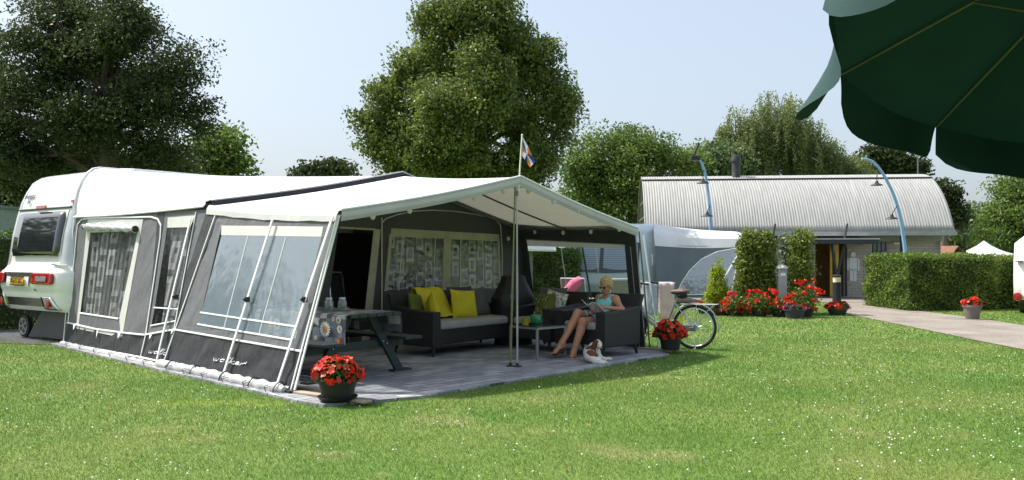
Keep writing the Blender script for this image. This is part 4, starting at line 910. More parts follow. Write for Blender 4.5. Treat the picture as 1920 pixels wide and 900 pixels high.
# string of white bulbs
sl_ = thing('string_lights', 'string of white round bulbs hung under the canopy edge', 'string lights', (PF.x, PF.y, 2.3))
BPX = [(699, 397, 9.6), (768, 386, 9.95), (890, 362, 10.5), (944, 350, 10.8), (991, 350, 11.05), (1038, 370, 11.35), (1084, 387, 11.7), (1124, 405, 12.05), (1161, 423, 12.5)]
pts = [];
for i, (x, y, Y) in enumerate(BPX):
    q = pt(x, y, Y + .08)
    if i: pts.append(lerp(pts[-1], q, .5) - Vector((0, 0, .015)))
    pts.append(q)
far = [(1161, 424, 12.7), (1108, 428, 13.4), (1056, 430, 14.1), (1003, 429, 14.9), (953, 442, 15.2)]
for x, y, Y in far[1:]: q = pt(x, y, Y); pts.append(lerp(pts[-1], q, .5) - Vector((0, 0, .03))); pts.append(q)
m = MB(); m.tube(pts, .005, 5); m.build('cable', M('cable_dark', (.05, .05, .05), .5), sl_, world=True)
BU = M('bulb_white', (.72, .72, .68), .25, var=.02, transl=.2)
for x, y, Y in BPX + far[1:]:
    q = pt(x, y, Y + (.08 if (x, y, Y) in BPX else 0)); m = MB(); m.ball(q - Vector((0, 0, .055)), (.032, .032, .04), 10); bb = m.build('bulb', BU, sl_, world=True, smooth=True)
    m = MB(); m.tube([q, q - Vector((0, 0, .03))], .015, 6); m.build('bulb_cap', G['black_plastic'] if x > 1000 else G['steel_grey'], bb, world=True, root=sl_)

# flag above the ridge
ft = thing('flag', 'small orange white and blue flag drooping from the ridge pole', 'flag', PF + Vector((0, 0, -.3)))
m = MB(); fa, fb = pt(972, 360, 10.93), pt(979, 253, 10.93); m.tube([fa, fb], .010, 8); m.ball(fb, .014, 8); m.build('flag_pole', M('pole_white', (.7, .68, .6), .4), ft, world=True, smooth=True)
fm = [M('flag_orange', (.70, .25, .05), .8), M('flag_white', (.8, .8, .8), .8), M('flag_blue', (.03, .06, .33), .8)]
m = MB(); C4 = [(980, 257), (1003, 304), (995, 313), (979, 291)]   # hoist top, fly top, fly bottom, hoist bottom
NN = 16; P_ = [[None] * (NN + 1) for _ in range(NN + 1)]
for i in range(NN + 1):
    for j in range(NN + 1):
        v, u = i / NN, j / NN; x = lerp(lerp(980, 1003.5, u ** .9), lerp(979, 994, u), v); y = lerp(lerp(257, 303, u), lerp(292, 314, u), v); P_[i][j] = pt(x, y, 10.93 + .05 * math.sin(u * 9 + v * 2) * u)
for i in range(NN):
    for j in range(NN):
        u, v = (j + .5) / NN - .42, (i + .5) / NN - .5; a = (math.degrees(math.atan2(v, u)) + 360) % 360; k = int((a + 15) // 40) % 3
        m.mi = (1, 0, 2)[k] if abs(u) + abs(v) > .05 else 1; m.add([P_[i][j], P_[i][j + 1], P_[i + 1][j + 1], P_[i + 1][j]], [(0, 1, 2, 3)])
m.build('cloth', fm, ft, world=True)

# ================================================================ CARAVAN 1 (rear end shows)
cv = thing('touring_caravan', 'white caravan with big dark rear window and yellow plate beside the awning', 'caravan', Vector((-7.18, 13.86, 0)), math.atan2(UC.y, UC.x))
# local x = towards the awning (length), local y = across the rear
CW, CLN = 2.5, 6.2
PR = [(.52, .02), (.60, -.06), (.78, -.10), (.86, -.10), (.90, -.13), (1.0, -.14), (1.18, -.12), (1.24, -.04), (1.32, 0.), (1.45, .02), (1.8, .07), (2.15, .15), (2.4, .22), (2.6, .31), (2.78, .42), (2.90, .60), (2.96, .9)]
def prx(z):
    for (z0, x0), (z1, x1) in zip(PR[:-1], PR[1:]):
        if z <= z1: return lerp(x0, x1, max(0, (z - z0) / (z1 - z0)))
    return PR[-1][1]
def crn(y):   # plan rounding of the two rear corners
    d = min(y, CW - y); return .22 * (1 - min(d / .3, 1)) ** 2.2
def cs(y, z, off=0.): return Vector((prx(z) + crn(y) - off, y, z))
VAN = M('van_gelcoat', (.80, .79, .79), .18, var=.02, coat=.4, spec=.6); VANB = M('van_silver_blue', (.48, .50, .53), .25, var=.03, metal=.25, coat=.3)
ys = sorted(set([round(v, 3) for v in list(np.linspace(0, .3, 8)) + list(np.linspace(.3, CW - .3, 12)) + list(np.linspace(CW - .3, CW, 8))]))
zs = np.linspace(.52, 2.96, 60); m = MB(); rows = []
for z in zs: rows.append([cs(y, z) for y in ys])
m.grid(rows)
# flanks, roof and underside
for y in (0, CW):
    m.grid([[cs(y, z), Vector((CLN, y, z))] for z in zs])
m.grid([[cs(y, 2.96) for y in ys], [Vector((CLN, y, 2.96)) for y in ys]]); m.grid([[cs(y, .52) for y in ys], [Vector((CLN, y, .52)) for y in ys]]); m.poly([(CLN, 0, .52), (CLN, CW, .52), (CLN, CW, 2.96), (CLN, 0, 2.96)])
body = m.build('body', VAN, cv, smooth=True)
def cpatch(y0, y1, z0, z1, off, name, mat, parent=None, n=8, rnd=0., skew=0., **kw):
    m = MB(); rows = []
    for i in range(n + 1):
        v = i / n; row = []
        for j in range(n + 1):
            u = j / n; z = lerp(z0, z1, v); ins = rnd * (1 - math.sqrt(max(0, 1 - max(0, abs(v - .5) * 2 - (1 - rnd * 2)) ** 2 / (rnd * 2) ** 2))) if rnd else 0
            row.append(cs(lerp(y0 + ins + skew * v, y1 - ins - skew * v, u), z, off))
        rows.append(row)
    m.grid(rows); return m.build(name, mat, parent or cv, **kw)
for a, b in ((.0, .33), (CW - .33, CW)):    # silver-blue corner pillars
    m = MB()
    m.grid([[cs(lerp(a, b, j / 8) if a == 0 else lerp(a, b, j / 8), z, .006) for j in range(9)] for z in np.linspace(1.3, 2.88, 30)])
    m.build('corner_pillar', VANB, cv, smooth=True)
cpatch(.34, 2.16, 1.47, 2.23, .012, 'window_surround', G['white_paint'], skew=.02, smooth=True)
GL = M('van_glass', (.018, .022, .026), .04, var=.1, spec=.8, coat=.6)
cpatch(.38, 2.10, 1.45, 2.20, .03, 'rear_window', GL, rnd=.06, skew=.01, smooth=True, solid=.02)
m = MB(); m.tube([cs(y, 2.27, .02) for y in np.linspace(.3, 2.2, 12)], .02, 6); m.build('rain_gutter', G['steel_grey'], cv)
cpatch(1.15, 1.5, 2.27, 2.32, .045, 'brake_light', M('red_lens', (.35, .008, .008), .15, coat=.5), solid=.02)
cpatch(.22, .32, 2.34, 2.38, .03, 'side_marker', MATS['red_lens'], solid=.02)
cpatch(.42, 2.35, 1.0, 1.17, .012, 'light_band', M('band_dark', (.06, .065, .06), .2), smooth=True)
for a, b in ((.25, .98), (2.02, 2.42)):
    tl = cpatch(a, b, .98, 1.17, .03, 'tail_light', MATS['red_lens'], rnd=.06, smooth=True, solid=.03)
    if a < 1: cpatch(.42, .80, 1.03, 1.12, .062, 'reversing_lens', M('lens_clear', (.22, .2, .2), .1, var=.6, vs=30), tl, rnd=.03, smooth=True)
cpatch(1.12, 1.95, .93, 1.1, .02, 'plate_recess', G['white_paint'], smooth=True)
pl = cpatch(1.25, 1.72, .95, 1.10, .045, 'number_plate', M('plate_yellow', (.78, .42, .01), .4, var=.03), solid=.01)
def text(body_, size, name, mat, parent, loc, rot, ext=.003, sc=(1, 1, 1)):
    cu = bpy.data.curves.new(name, 'FONT'); cu.body = body_; cu.size = size; cu.align_x = 'CENTER'; cu.align_y = 'CENTER'; cu.extrude = ext; cu.offset = .0012
    cu.materials.append(mat); o = bpy.data.objects.new(name, cu); COL.objects.link(o); bpy.context.view_layer.update(); me = bpy.data.meshes.new_from_object(o.evaluated_get(bpy.context.evaluated_depsgraph_get())); bpy.data.objects.remove(o); me.name = name; o = bpy.data.objects.new(name, me); COL.objects.link(o); o.parent = parent; o.location = loc; o.rotation_euler = rot; o.scale = sc; return o
RR = (R(90), 0, R(-90))
text('78-HT-SG', .105, 'plate_number', G['black_plastic'], pl, cs(1.485, 1.025, .068), RR)
m = MB(); m.box(cs(1.485, .955, .055), (.02, .5, .02)); m.box(cs(1.485, 1.10, .055), (.02, .5, .012)); m.build('plate_holder', G['black_plastic'], pl)
tb = text('TABBERT', .10, 'emblem_lettering', M('emblem_grey', (.2, .21, .22), .4), cv, cs(1.95, 2.50, .03), (R(65), 0, R(-90)), .004)
text('560', .075, 'emblem_number', MATS['emblem_grey'], cv, cs(1.9, 2.40, .03), (R(68), 0, R(-90)), .004)
text('560', .05, 'emblem_number', MATS['emblem_grey'], cv, cs(.95, .88, .012), RR, .004)
m = MB(); m.tube([cs(y, 1.29 + .004 * i, .035) for i, y in enumerate(np.linspace(.12, .52, 8))], .02, 8); m.build('grab_handle', G['chrome'], cv, smooth=True)
# bumper: chrome valance, mirror strip, lower reflectors
cpatch(.55, 2.1, .60, .74, .008, 'bumper_strip', M('mirror_strip', (.25, .28, .2), .12, metal=.9), smooth=True)
for a, b in ((.22, .72), (2.12, 2.36)):
    m = MB(); rows = []
    for i in range(7):
        v = i / 6; z = lerp(.56, .77, v); sh = .20 * v if a < 1 else 0; rows.append([cs(lerp(a + sh, b + (.03 if a < 1 else 0) * v, j / 6), z, .02) for j in range(7)])
    m.grid(rows); bl = m.build('bumper_corner', G['chrome'], cv, smooth=True, solid=.02)
    c_ = cs((a + b) / 2 + .04, .66, .04); m = MB(); m.ball(c_, (.02, .06, .085), 12); m.build('reflector', MATS['red_lens'], bl, smooth=True)
m = MB(); m.grid([[Vector((.18, y, .56)), Vector((.14, y, .05))] for y in (.05, 1.25)]); m.poly([(.18, 1.25, .56), (.14, 1.25, .05), (.05, 1.6, .05), (.18, 1.3, .56)]); m.build('draught_skirt', fabric('skirt_grey', (.07, .07, .075), 0, .4), cv)
m = MB(); m.box((1.2, 1.25, .42), (1.6, 2.2, .12)); m.box((1.5, 1.25, .25), (.08, 2., .08)); m.build('chassis', G['steel_dark'], cv)
for k in range(1):
    wl = MB(); wl.lathe([(.16, -.04), (.2, -.03), (.2, .03), (.16, .04)], (.2, 2.05, .2), 24, 'x'); wo = wl.build('jockey_wheel', G['black_plastic'], cv, smooth=True)
    m = MB(); m.lathe([(.15, -.045), (.13, -.045), (.13, .045), (.15, .045)], (.2, 2.05, .2), 20, 'x'); 
    for a in range(5): an = a * 1.257; m.beam((.17, 2.05, .2), (.17, 2.05 + .14 * math.cos(an), .2 + .14 * math.sin(an)), .03, .02)
    m.build('rim', G['alu'], wo)
m = MB(); m.tube([(.2, 2.05, .42), (.25, 2.2, .6), (.1, 2.36, .75)], .022, 8); m.tube([(.2, 1.6, .3), (.5, .9, .35)], .03, 8); m.build('drawbar_strut', G['steel_grey'], cv)
m = MB(); q0 = Vector((-10.3, 15.6, 0)); m.poly([Vector((-9.6, 14.35, .01)), Vector((-6.9, 13.75, .01)), Vector((-6.5, 15, .01)), Vector((-9.6, 18, .01)), Vector((-13., 17., .01)), Vector((-13, 15.6, .01))]); tag(m.build('gravel', M('dark_gravel', (.06, .06, .065), .9, bump=1, bs=30, var=.5, vs=25)), kind='structure')
# ================================================================ FURNITURE UNDER THE CANOPY
def wick():
    m, n, p, out = nodes_of('wicker'); L = n.links.new; tc = n.nodes.new('ShaderNodeTexCoord')
    a = n.nodes.new('ShaderNodeTexWave'); a.bands_direction = 'Z'; a.inputs['Scale'].default_value = 18; a.inputs['Distortion'].default_value = 2; L(tc.outputs['Object'], a.inputs[0])
    b = n.nodes.new('ShaderNodeTexWave'); b.bands_direction = 'DIAGONAL'; b.inputs['Scale'].default_value = 22; L(tc.outputs['Object'], b.inputs[0])
    mm = n.nodes.new('ShaderNodeMath'); mm.operation = 'MULTIPLY'; L(a.outputs[1], mm.inputs[0]); L(b.outputs[1], mm.inputs[1])
    r = n.nodes.new('ShaderNodeValToRGB'); r.color_ramp.elements[0].color = (.010, .009, .010, 1); r.color_ramp.elements[1].color = (.045, .042, .045, 1); L(mm.outputs[0], r.inputs[0]); L(r.outputs[0], p.inputs['Base Color'])
    bp = n.nodes.new('ShaderNodeBump'); bp.inputs['Strength'].default_value = .6; bp.inputs['Distance'].default_value = .01; L(mm.outputs[0], bp.inputs['Height']); L(bp.outputs[0], p.inputs['Normal']); p.inputs['Roughness'].default_value = .5
    return m
WICK = wick(); CUSH = M('cushion_grey', (.30, .29, .275), .9, bump=.3, bs=8)
def wicker_seat(label, loc, rz, wd, dp=.78, cush=True, cat='armchair', name='wicker_armchair'):
    """front faces local -y"""
    t = thing(name, label, cat, loc, rz)
    m = MB(); m.box((0, dp / 2, .27), (wd - .30, dp - .04, .22)); m.build('seat_base', WICK, t, bevel=.02)
    for s in (-1, 1):
        m = MB(); x = s * (wd / 2 - .08); rows = [[(x - .08, y, .14), (x + .08, y, .14), (x + .08, y, z), (x - .08, y, z)] for y, z in ((0, .63), (.25, .64), (.5, .66), (dp, .70))]
        m.grid(rows, True); m.poly(rows[0]); m.poly(rows[-1][::-1]); m.build('arm', WICK, t, bevel=.02)
    m = MB(); rows = []
    for z, y in ((.14, dp - .12), (.45, dp - .08), (.86, dp + .08)): rows.append([(-wd / 2 + .02, y, z), (wd / 2 - .02, y, z), (wd / 2 - .02, y + .07, z), (-wd / 2 + .02, y + .07, z)])
    m.grid(rows, True); m.poly(rows[-1]); m.build('backrest', WICK, t, bevel=.02)
    for sx in (-1, 1):
        for sy, y in ((0, .06), (1, dp - .02)):
            m = MB(); x = sx * (wd / 2 - .08); m.tube([(x, y, .16), (x + sx * .01, y + (sy * .04), 0)], [.03, .02], 6); m.build('leg', M('wicker_leg', (.02, .018, .018), .5), t)
    m = MB(); m.box((0, dp / 2 - .06, .43), (wd - .34, dp - .1, .11)); m.build('seat_cushion', CUSH, t, bevel=.035)
    return t
SOFA_A = R(52)
sofa_loc = Vector((-1.10, 11.92, .03)) 
# centre of the sofa front edge
sd = Vector((math.cos(SOFA_A), math.sin(SOFA_A), 0)); sbk = Vector((-math.sin(SOFA_A), math.cos(SOFA_A), 0))
sc_ = sofa_loc + sd * 1.03
sofa = wicker_seat('long dark wicker sofa with pale grey seat pad before the curtained windows', sc_, SOFA_A, 2.08, .8, name='wicker_sofa', cat='sofa')
def slocal(o, rz, x, y, z): return Vector(o) + Matrix.Rotation(rz, 3, 'Z') @ Vector((x, y, z))
def pillow(name, label, loc, rot, size, mat, cat='cushion', group=None, piping=None, puff=1.):
    w_, h_, d_ = size; m = MB(); N_ = 14
    for sgn in (1, -1):
        rows = []
        for i in range(N_ + 1):
            v = i / N_ * 2 - 1; row = []
            for j in range(N_ + 1):
                u = j / N_ * 2 - 1; k = max(0, (1 - u ** 4)) ** .6 * max(0, (1 - v ** 4)) ** .6; pin = 1 - .07 * (1 - abs(u) ** 3) * abs(v) ** 2 ; pin2 = 1 - .07 * (1 - abs(v) ** 3) * abs(u) ** 2
                row.append((u * w_ / 2 * pin2, sgn * d_ / 2 * k * (1 + .12 * math.sin(5 * u + 3 * v)), v * h_ / 2 * pin))
            rows.append(row if sgn > 0 else row[::-1])
        m.grid(rows)
    o = m.build(name, mat, smooth=True); o.location = loc; o.rotation_euler = rot; return tag(o, label, cat, group)
YEL = M('yellow_cloth', (.52, .45, .015), .85, bump=.5, bs=12, var=.1)
OLV = M('olive_cloth', (.10, .12, .02), .9, bump=.3, bs=12); GRY = M('grey_cloth', (.085, .085, .085), .9, bump=.3, bs=12)
so = lambda x, y, z: slocal(sc_, SOFA_A, x, y, z)
pillow('cushion', 'plump mustard yellow square cushion propped on the grey seat pad', so(.10, .42, .68), (R(-14), R(4), SOFA_A + R(-8)), (.50, .46, .16), YEL)
pillow('cushion', 'yellow cushion leaning against the near sofa arm', so(-.66, .35, .65), (R(-10), R(20), SOFA_A + R(50)), (.46, .42, .15), YEL)
pillow('cushion', 'dark olive cushion tucked behind the sofa arm', so(-.80, .55, .68), (R(-14), R(6), SOFA_A + R(20)), (.42, .40, .13), OLV)
pillow('cushion', 'plain dark grey cushion at the far end of the sofa', so(.52, .52, .69), (R(-16), R(-5), SOFA_A), (.52, .46, .15), GRY)
pillow('cushion', 'charcoal back cushion behind the grey cushion', so(.30, .66, .74), (R(-12), 0, SOFA_A), (.6, .42, .14), M('charcoal_cloth', (.04, .04, .042), .9))
m = MB(); rows = []
for i, (y, z) in enumerate([(.93, .55), (.93, .75), (.92, .885), (.84, .92), (.77, .88), (.70, .72), (.62, .56), (.52, .50), (.45, .495)]):
    rows.append([so(lerp(-.62, -.02, j / 10) + .03 * math.sin(i * .9 + j * .2), y - .05 + .012 * math.sin(j * 1.7 + i * .6), z + .01 * math.sin(j * 1.1) + .03) for j in range(11)])
m.grid(rows); o = m.build('throw_blanket', YEL, smooth=True, solid=.02, sub=1); tag(o, 'mustard yellow throw draped over the sofa back', 'blanket')

# armchair with the reader, facing along the wall towards the sofa side
ACH_A = math.atan2(UV_.y, UV_.x) - R(90)     # local -y = -UV_
aloc = Vector((.96, 12.16, .03))
ach = wicker_seat('dark wicker armchair the woman sits in', aloc, ACH_A, .93, .80)
a2loc = aloc + VV * 1.06 + UV_ * .02
ach2 = wicker_seat('dark wicker armchair holding the green and white cushions', a2loc, ACH_A, .95, .80)
al = lambda x, y, z: slocal(a2loc, ACH_A, x, y, z)
pillow('cushion', 'large charcoal cushion leaning in the second armchair back', al(-.12, .66, .72), (R(-18), 0, ACH_A), (.60, .44, .15), M('slate_cloth', (.10, .10, .095), .9))
wp = M('patterned_cloth', (.50, .49, .44), .85, var=.7, vs=26., det=1)
pillow('cushion', 'white cushion with dark branch pattern behind the olive one', al(.10, .50, .67), (R(-16), R(8), ACH_A + R(-8)), (.50, .42, .14), wp)
oc = pillow('cushion', 'olive green cushion with scattered pale blossoms', al(.12, .26, .63), (R(-12), R(-3), ACH_A + R(-14)), (.48, .46, .16), OLV)
m = MB()
for _ in range(16):
    x, z = random.uniform(-.17, .17), random.uniform(-.17, .17); y = -.083 * (max(0, 1 - (x / .24) ** 4) * max(0, 1 - (z / .23) ** 4)) ** .6 - .004
    for k in range(5): a = k * 1.257; m.poly([(x, y, z), (x + .016 * math.cos(a - .4), y - .003, z + .016 * math.sin(a - .4)), (x + .02 * math.cos(a + .4), y - .003, z + .02 * math.sin(a + .4))])
m.build('blossom_print', M('blossom_cream', (.55, .5, .35), .8), oc)

# coffee table
TA = R(42); t = thing('coffee_table', 'low square glass topped table with slim grey metal legs', 'coffee table', (.36, 12.0, .03), TA)
hx = .27; m = MB(); m.box((0, 0, .455), (.58, .58, .012)); m.build('tabletop', M('dark_glass', (.02, .025, .025), .08, coat=.3), t, bevel=.003)
m = MB()
for a, b in (((-hx, -hx), (hx, -hx)), ((hx, -hx), (hx, hx)), ((hx, hx), (-hx, hx)), ((-hx, hx), (-hx, -hx))): m.beam((*a, .43), (*b, .43), .022, .03)
m.build('frame', M('table_alu', (.28, .29, .30), .45, metal=.4), t)
for sx in (-1, 1):
    for sy in (-1, 1): m = MB(); m.box((sx * hx, sy * hx, .215), (.024, .024, .43)); m.build('leg', MATS['table_alu'], t)
cl_ = lambda x, y, z: slocal((.36, 12.0, .03), TA, x, y, z)
t = thing('glass_vase', 'ribbed green glass bowl on the coffee table', 'vase', cl_(.02, .05, .461))
m = MB(); m.lathe([(.05, 0), (.075, .02), (.085, .07), (.08, .12), (.075, .13), (.07, .12), (.07, .03), (.01, .012)], n=28); m.build('bowl', M('green_glass', (.05, .28, .12), .15, var=.5, vs=30, transl=.3, coat=.4), t, smooth=True)
t = thing('candle_glass', 'small yellow green candle glass beside the ribbed bowl', 'candle glass', cl_(-.14, .10, .461))
m = MB(); m.lathe([(.01, 0), (.05, 0), (.052, .09), (.046, .09), (.045, .01)], n=20); m.build('glass', M('lime_glass', (.35, .32, .02), .15, transl=.3), t, smooth=True)

# covered barbecue
t = thing('covered_barbecue', 'tall barbecue under a black weather cover in the awning corner', 'barbecue', (.02, 13.75, .03), R(35))
m = MB(); rows = []
for z, rx, ry in ((.0, .30, .22), (.3, .30, .22), (.62, .34, .24), (.74, .36, .25), (.82, .30, .22), (1.0, .20, .18), (1.1, .17, .14), (1.13, .01, .01)):
    rows.append([(rx * (abs(math.cos(a)) ** .7) * math.copysign(1, math.cos(a)) + .012 * math.sin(7 * a + z * 6), ry * (abs(math.sin(a)) ** .7) * math.copysign(1, math.sin(a)), z) for a in np.linspace(0, 2 * math.pi, 37)[:-1]])
m.grid(rows, True); m.build('cover', M('black_cover', (.012, .012, .014), .6, bump=1., bs=5, scale=(1, 1, .4)), t, smooth=True)
m = MB(); m.box((.05, -.295, .56), (.03, .01, .05)); m.build('tag_patch', M('tag_grey', (.35, .35, .35), .6), t)

# picnic table with cloth
PA = R(52); PC = Vector((-1.80, 10.06, .03)); t = thing('picnic_table', 'dark green wooden picnic table with attached benches', 'picnic table', PC, PA)
WOODG = M('green_stain_wood', (.022, .034, .032), .55, bump=.4, bs=20, scale=(1, .15, 1), var=.25)
m = MB()
for k in range(6): m.box((-.33 + k * .132, .58, .735), (.12, 1.75, .038))
m.build('tabletop', WOODG, t, bevel=.006)
for s in (-1, 1):
    m = MB()
    for k in range(2): m.box((s * (.62 + .145 * (k - .5) * 1.0), .58, .43), (.135, 1.75, .038))
    m.build('bench', WOODG, t, bevel=.006)
for y in (0, 1.15):
    for s in (-1, 1):
        m = MB(); m.beam((s * .66, y, 0), (s * .17, y, .72), .045, .11, up=(0, 1, 0)) if False else m.beam((s * .66, y, .0), (s * .17, y, .715), .11, .045, up=(0, 1, 0)); m.build('leg', WOODG, t, bevel=.005)
    m = MB(); m.box((0, y + .045, .36), (1.5, .04, .10)); m.build('crossbar', WOODG, t, bevel=.004)
m = MB()
for s in (-1, 1): m.box((s * .67, 0, .012), (.30, .11, .022))
m.build('foot_board', WOODG, t)
m = MB()
for s in (-1, 1):
    for dx, z in ((.42, .36), (.36, .39)): m.ball((s * dx, -.03, z), .010, 8)
m.build('bolt', G['alu'], t)
# tablecloth: patchwork of grey and white squares, printed daisies
cm_, n, p, out = nodes_of('daisy_oilcloth'); L = n.links.new; tc = n.nodes.new('ShaderNodeTexCoord')
def cells(scale, z):
    mp = n.nodes.new('ShaderNodeMapping'); mp.inputs['Scale'].default_value = (scale,) * 3; mp.inputs['Location'].default_value = (0.3, .3, .3 + z); L(tc.outputs['Object'], mp.inputs[0])
    f = n.nodes.new('ShaderNodeVectorMath'); f.operation = 'FLOOR'; L(mp.outputs[0], f.inputs[0]); wn = n.nodes.new('ShaderNodeTexWhiteNoise'); L(f.outputs[0], wn.inputs[0]); return wn.outputs[0]
r = n.nodes.new('ShaderNodeValToRGB'); r.color_ramp.interpolation = 'CONSTANT'; E = r.color_ramp.elements
E[0].color = (.16, .18, .21, 1); E[1].position = .3; E[1].color = (.55, .56, .55, 1)
for q, c in ((.45, (.10, .12, .10)), (.58, (.28, .31, .36)), (.8, (.62, .62, .58)), (.9, (.30, .26, .05))): x = E.new(q); x.color = (*c, 1)
L(cells(9.5, 0), r.inputs[0]); ns = n.nodes.new('ShaderNodeTexNoise'); ns.inputs['Scale'].default_value = 40; L(tc.outputs['Object'], ns.inputs[0])
mx = n.nodes.new('ShaderNodeMix'); mx.data_type = 'RGBA'; mx.blend_type = 'MULTIPLY'; mx.inputs[0].default_value = .5; L(r.outputs[0], mx.inputs[6]); L(ns.outputs[0], mx.inputs[7]); L(mx.outputs[2], p.inputs['Base Color']); p.inputs['Roughness'].default_value = .35
m = MB(); xs = [-.45, -.448, -.44, -.425, -.40, -.2, 0, .2, .40, .425, .435, .44]; zz = [.42, .55, .68, .745, .758, .758, .758, .758, .758, .745, .62, .50]; rows = []
for k in range(13):
    y = lerp(-.27, 1.42, k / 12); rows.append([(x + (.012 * math.sin(k * 1.3) if i < 3 or i > 9 else 0), y, z + (.012 * math.sin(k * 2.1) if i in (0, 11) else 0)) for i, (x, z) in enumerate(zip(xs, zz))])
m.grid(rows); o = m.build('tablecloth', cm_, smooth=True); o.location = PC; o.rotation_euler = (0, 0, PA); tag(o, 'patchwork oilcloth printed with big daisies over the picnic table', 'tablecloth')
PW, PY_, PR_ = M('petal_print', (.74, .74, .72), .4), M('daisy_heart', (.70, .27, .01), .5), M('ladybird_red', (.45, .03, .02), .4)
def daisy(y, z, r_, heart=1):
    m = MB()
    for k in range(16):
        a = k * math.pi / 8; ca, sa = math.cos(a), math.sin(a); w2 = r_ * .14; x = -.464
        m.poly([(x, y + ca * r_ * .2, z + sa * r_ * .2), (x, y + ca * r_ * .7 - sa * w2, z + sa * r_ * .7 + ca * w2), (x, y + ca * r_, z + sa * r_), (x, y + ca * r_ * .7 + sa * w2, z + sa * r_ * .7 - ca * w2)])
    m.mi = heart; m.poly([(-.467, y + r_ * .33 * math.cos(a), z + r_ * .33 * math.sin(a)) for a in np.linspace(0, 6.283, 13)[:-1]]); m.build('daisy_print', [PW, PY_, PR_], o)
for a in ((.06, .585, .10), (.30, .66, .045), (.42, .63, .05), (.62, .5, .08), (-.19, .60, .05), (-.17, .70, .05), (.22, .48, .03), (.95, .6, .08), (-.08, .71, .03)): daisy(*a)
m = MB(); m.mi = 2; m.poly([(-.466, -.19 + .04 * math.cos(a), .465 + .035 * math.sin(a)) for a in np.linspace(0, 6.283, 11)[:-1]]); m.mi = 1; m.poly([(-.470, -.18 + .022 * math.cos(a), .46 + .03 * math.sin(a)) for a in np.linspace(0, 6.283, 11)[:-1]])
m.build('poppy_print', [PW, PY_, PR_], o)
JG = clearmat('jar_glass', (.6, .65, .62), .18, .12, .05, .1, 8.)
for i, (x, y, lb) in enumerate(((-.02, .52, 'lidded glass jar with green sprigs nearer the picnic table middle'), (.12, .44, 'lidded glass jar with green sprigs nearer the sofa'))):
    t = thing('glass_jar', lb, 'jar', slocal(PC, PA, x, y, .76), 0, 'glass jars on the picnic table')
    m = MB(); m.lathe([(.001, 0), (.045, 0), (.055, .02), (.058, .07), (.05, .115), (.04, .13), (.04, .14)], n=24); m.build('glass', JG, t, smooth=True)
    m = MB(); m.lathe([(.043, .135), (.043, .155), (.001, .157)], n=20); m.build('lid', G['alu'], t, smooth=True)
    V, Fc = leaves(np.array([[0, 0, .04]]) + rng.normal(size=(70, 3)) * [.018, .018, .02], .022); npmesh('sprig', V, Fc, LIGHT, t, tint=rng.uniform(0, 1, 70))
# folded recliners inside the doorway
def recliner(label, loc, rz):
    t = thing('folded_recliner', label, 'recliner', loc, rz, 'folded recliner chairs in the doorway')
    m = MB()
    for s in (-1, 1): m.tube([(s * .27, .0, 0), (s * .27, .08, .55), (s * .27, .14, 1.08), (s * .24, .15, 1.14)], .013, 6)
    m.tube([(-.24, .15, 1.14), (.24, .15, 1.14)], .013, 6); m.build('frame', G['alu'], t)
    m = MB(); m.grid([[(lerp(-.24, .24, j / 6), y, z) for j in range(7)] for y, z in ((.0, .12), (.05, .5), (.12, .9), (.16, 1.1))]); m.build('sling', M('sling_black', (.018, .018, .02), .7), t, solid=.03)
    m = MB(); m.tube([(-.29, -.12, .5), (-.29, .18, .62)], .02, 6); m.tube([(.29, -.12, .5), (.29, .18, .62)], .02, 6); m.build('armrest', G['white_paint'], t)
    return t
r0 = recliner('folded recliner with black sling nearer the side window', WB.P(WBu(640), 0, -.35) + Vector((0, 0, .03)), R(44)); r0b = recliner('folded recliner with black sling nearer the curtained window', WB.P(WBu(682), 0, -.5) + Vector((0, 0, .03)), R(60))

# wooden edging boards
BRD = M('weathered_board', (.34, .28, .20), .85, bump=.5, bs=15, scale=(.2, 1, 1), var=.3)
for (a, b, lb) in (((556, 742), (690, 762), 'weathered board lying under the front flower pot'), ((560, 733), (640, 741), 'short weathered board beside the awning corner foot'), ((1196, 657), (1282, 663), 'weathered board along the patio edge under the second flower pot')):
    p0, p1 = gp(*a), gp(*b); m = MB(); m.beam(p0 + Vector((0, 0, .042)), p1 + Vector((0, 0, .042)), .10, .02); c = (p0 + p1) / 2
    for v in m.v: v -= c
    o = m.build('edging_board', BRD, bevel=.003); o.location = c; tag(o, lb, 'board', 'weathered edging boards')

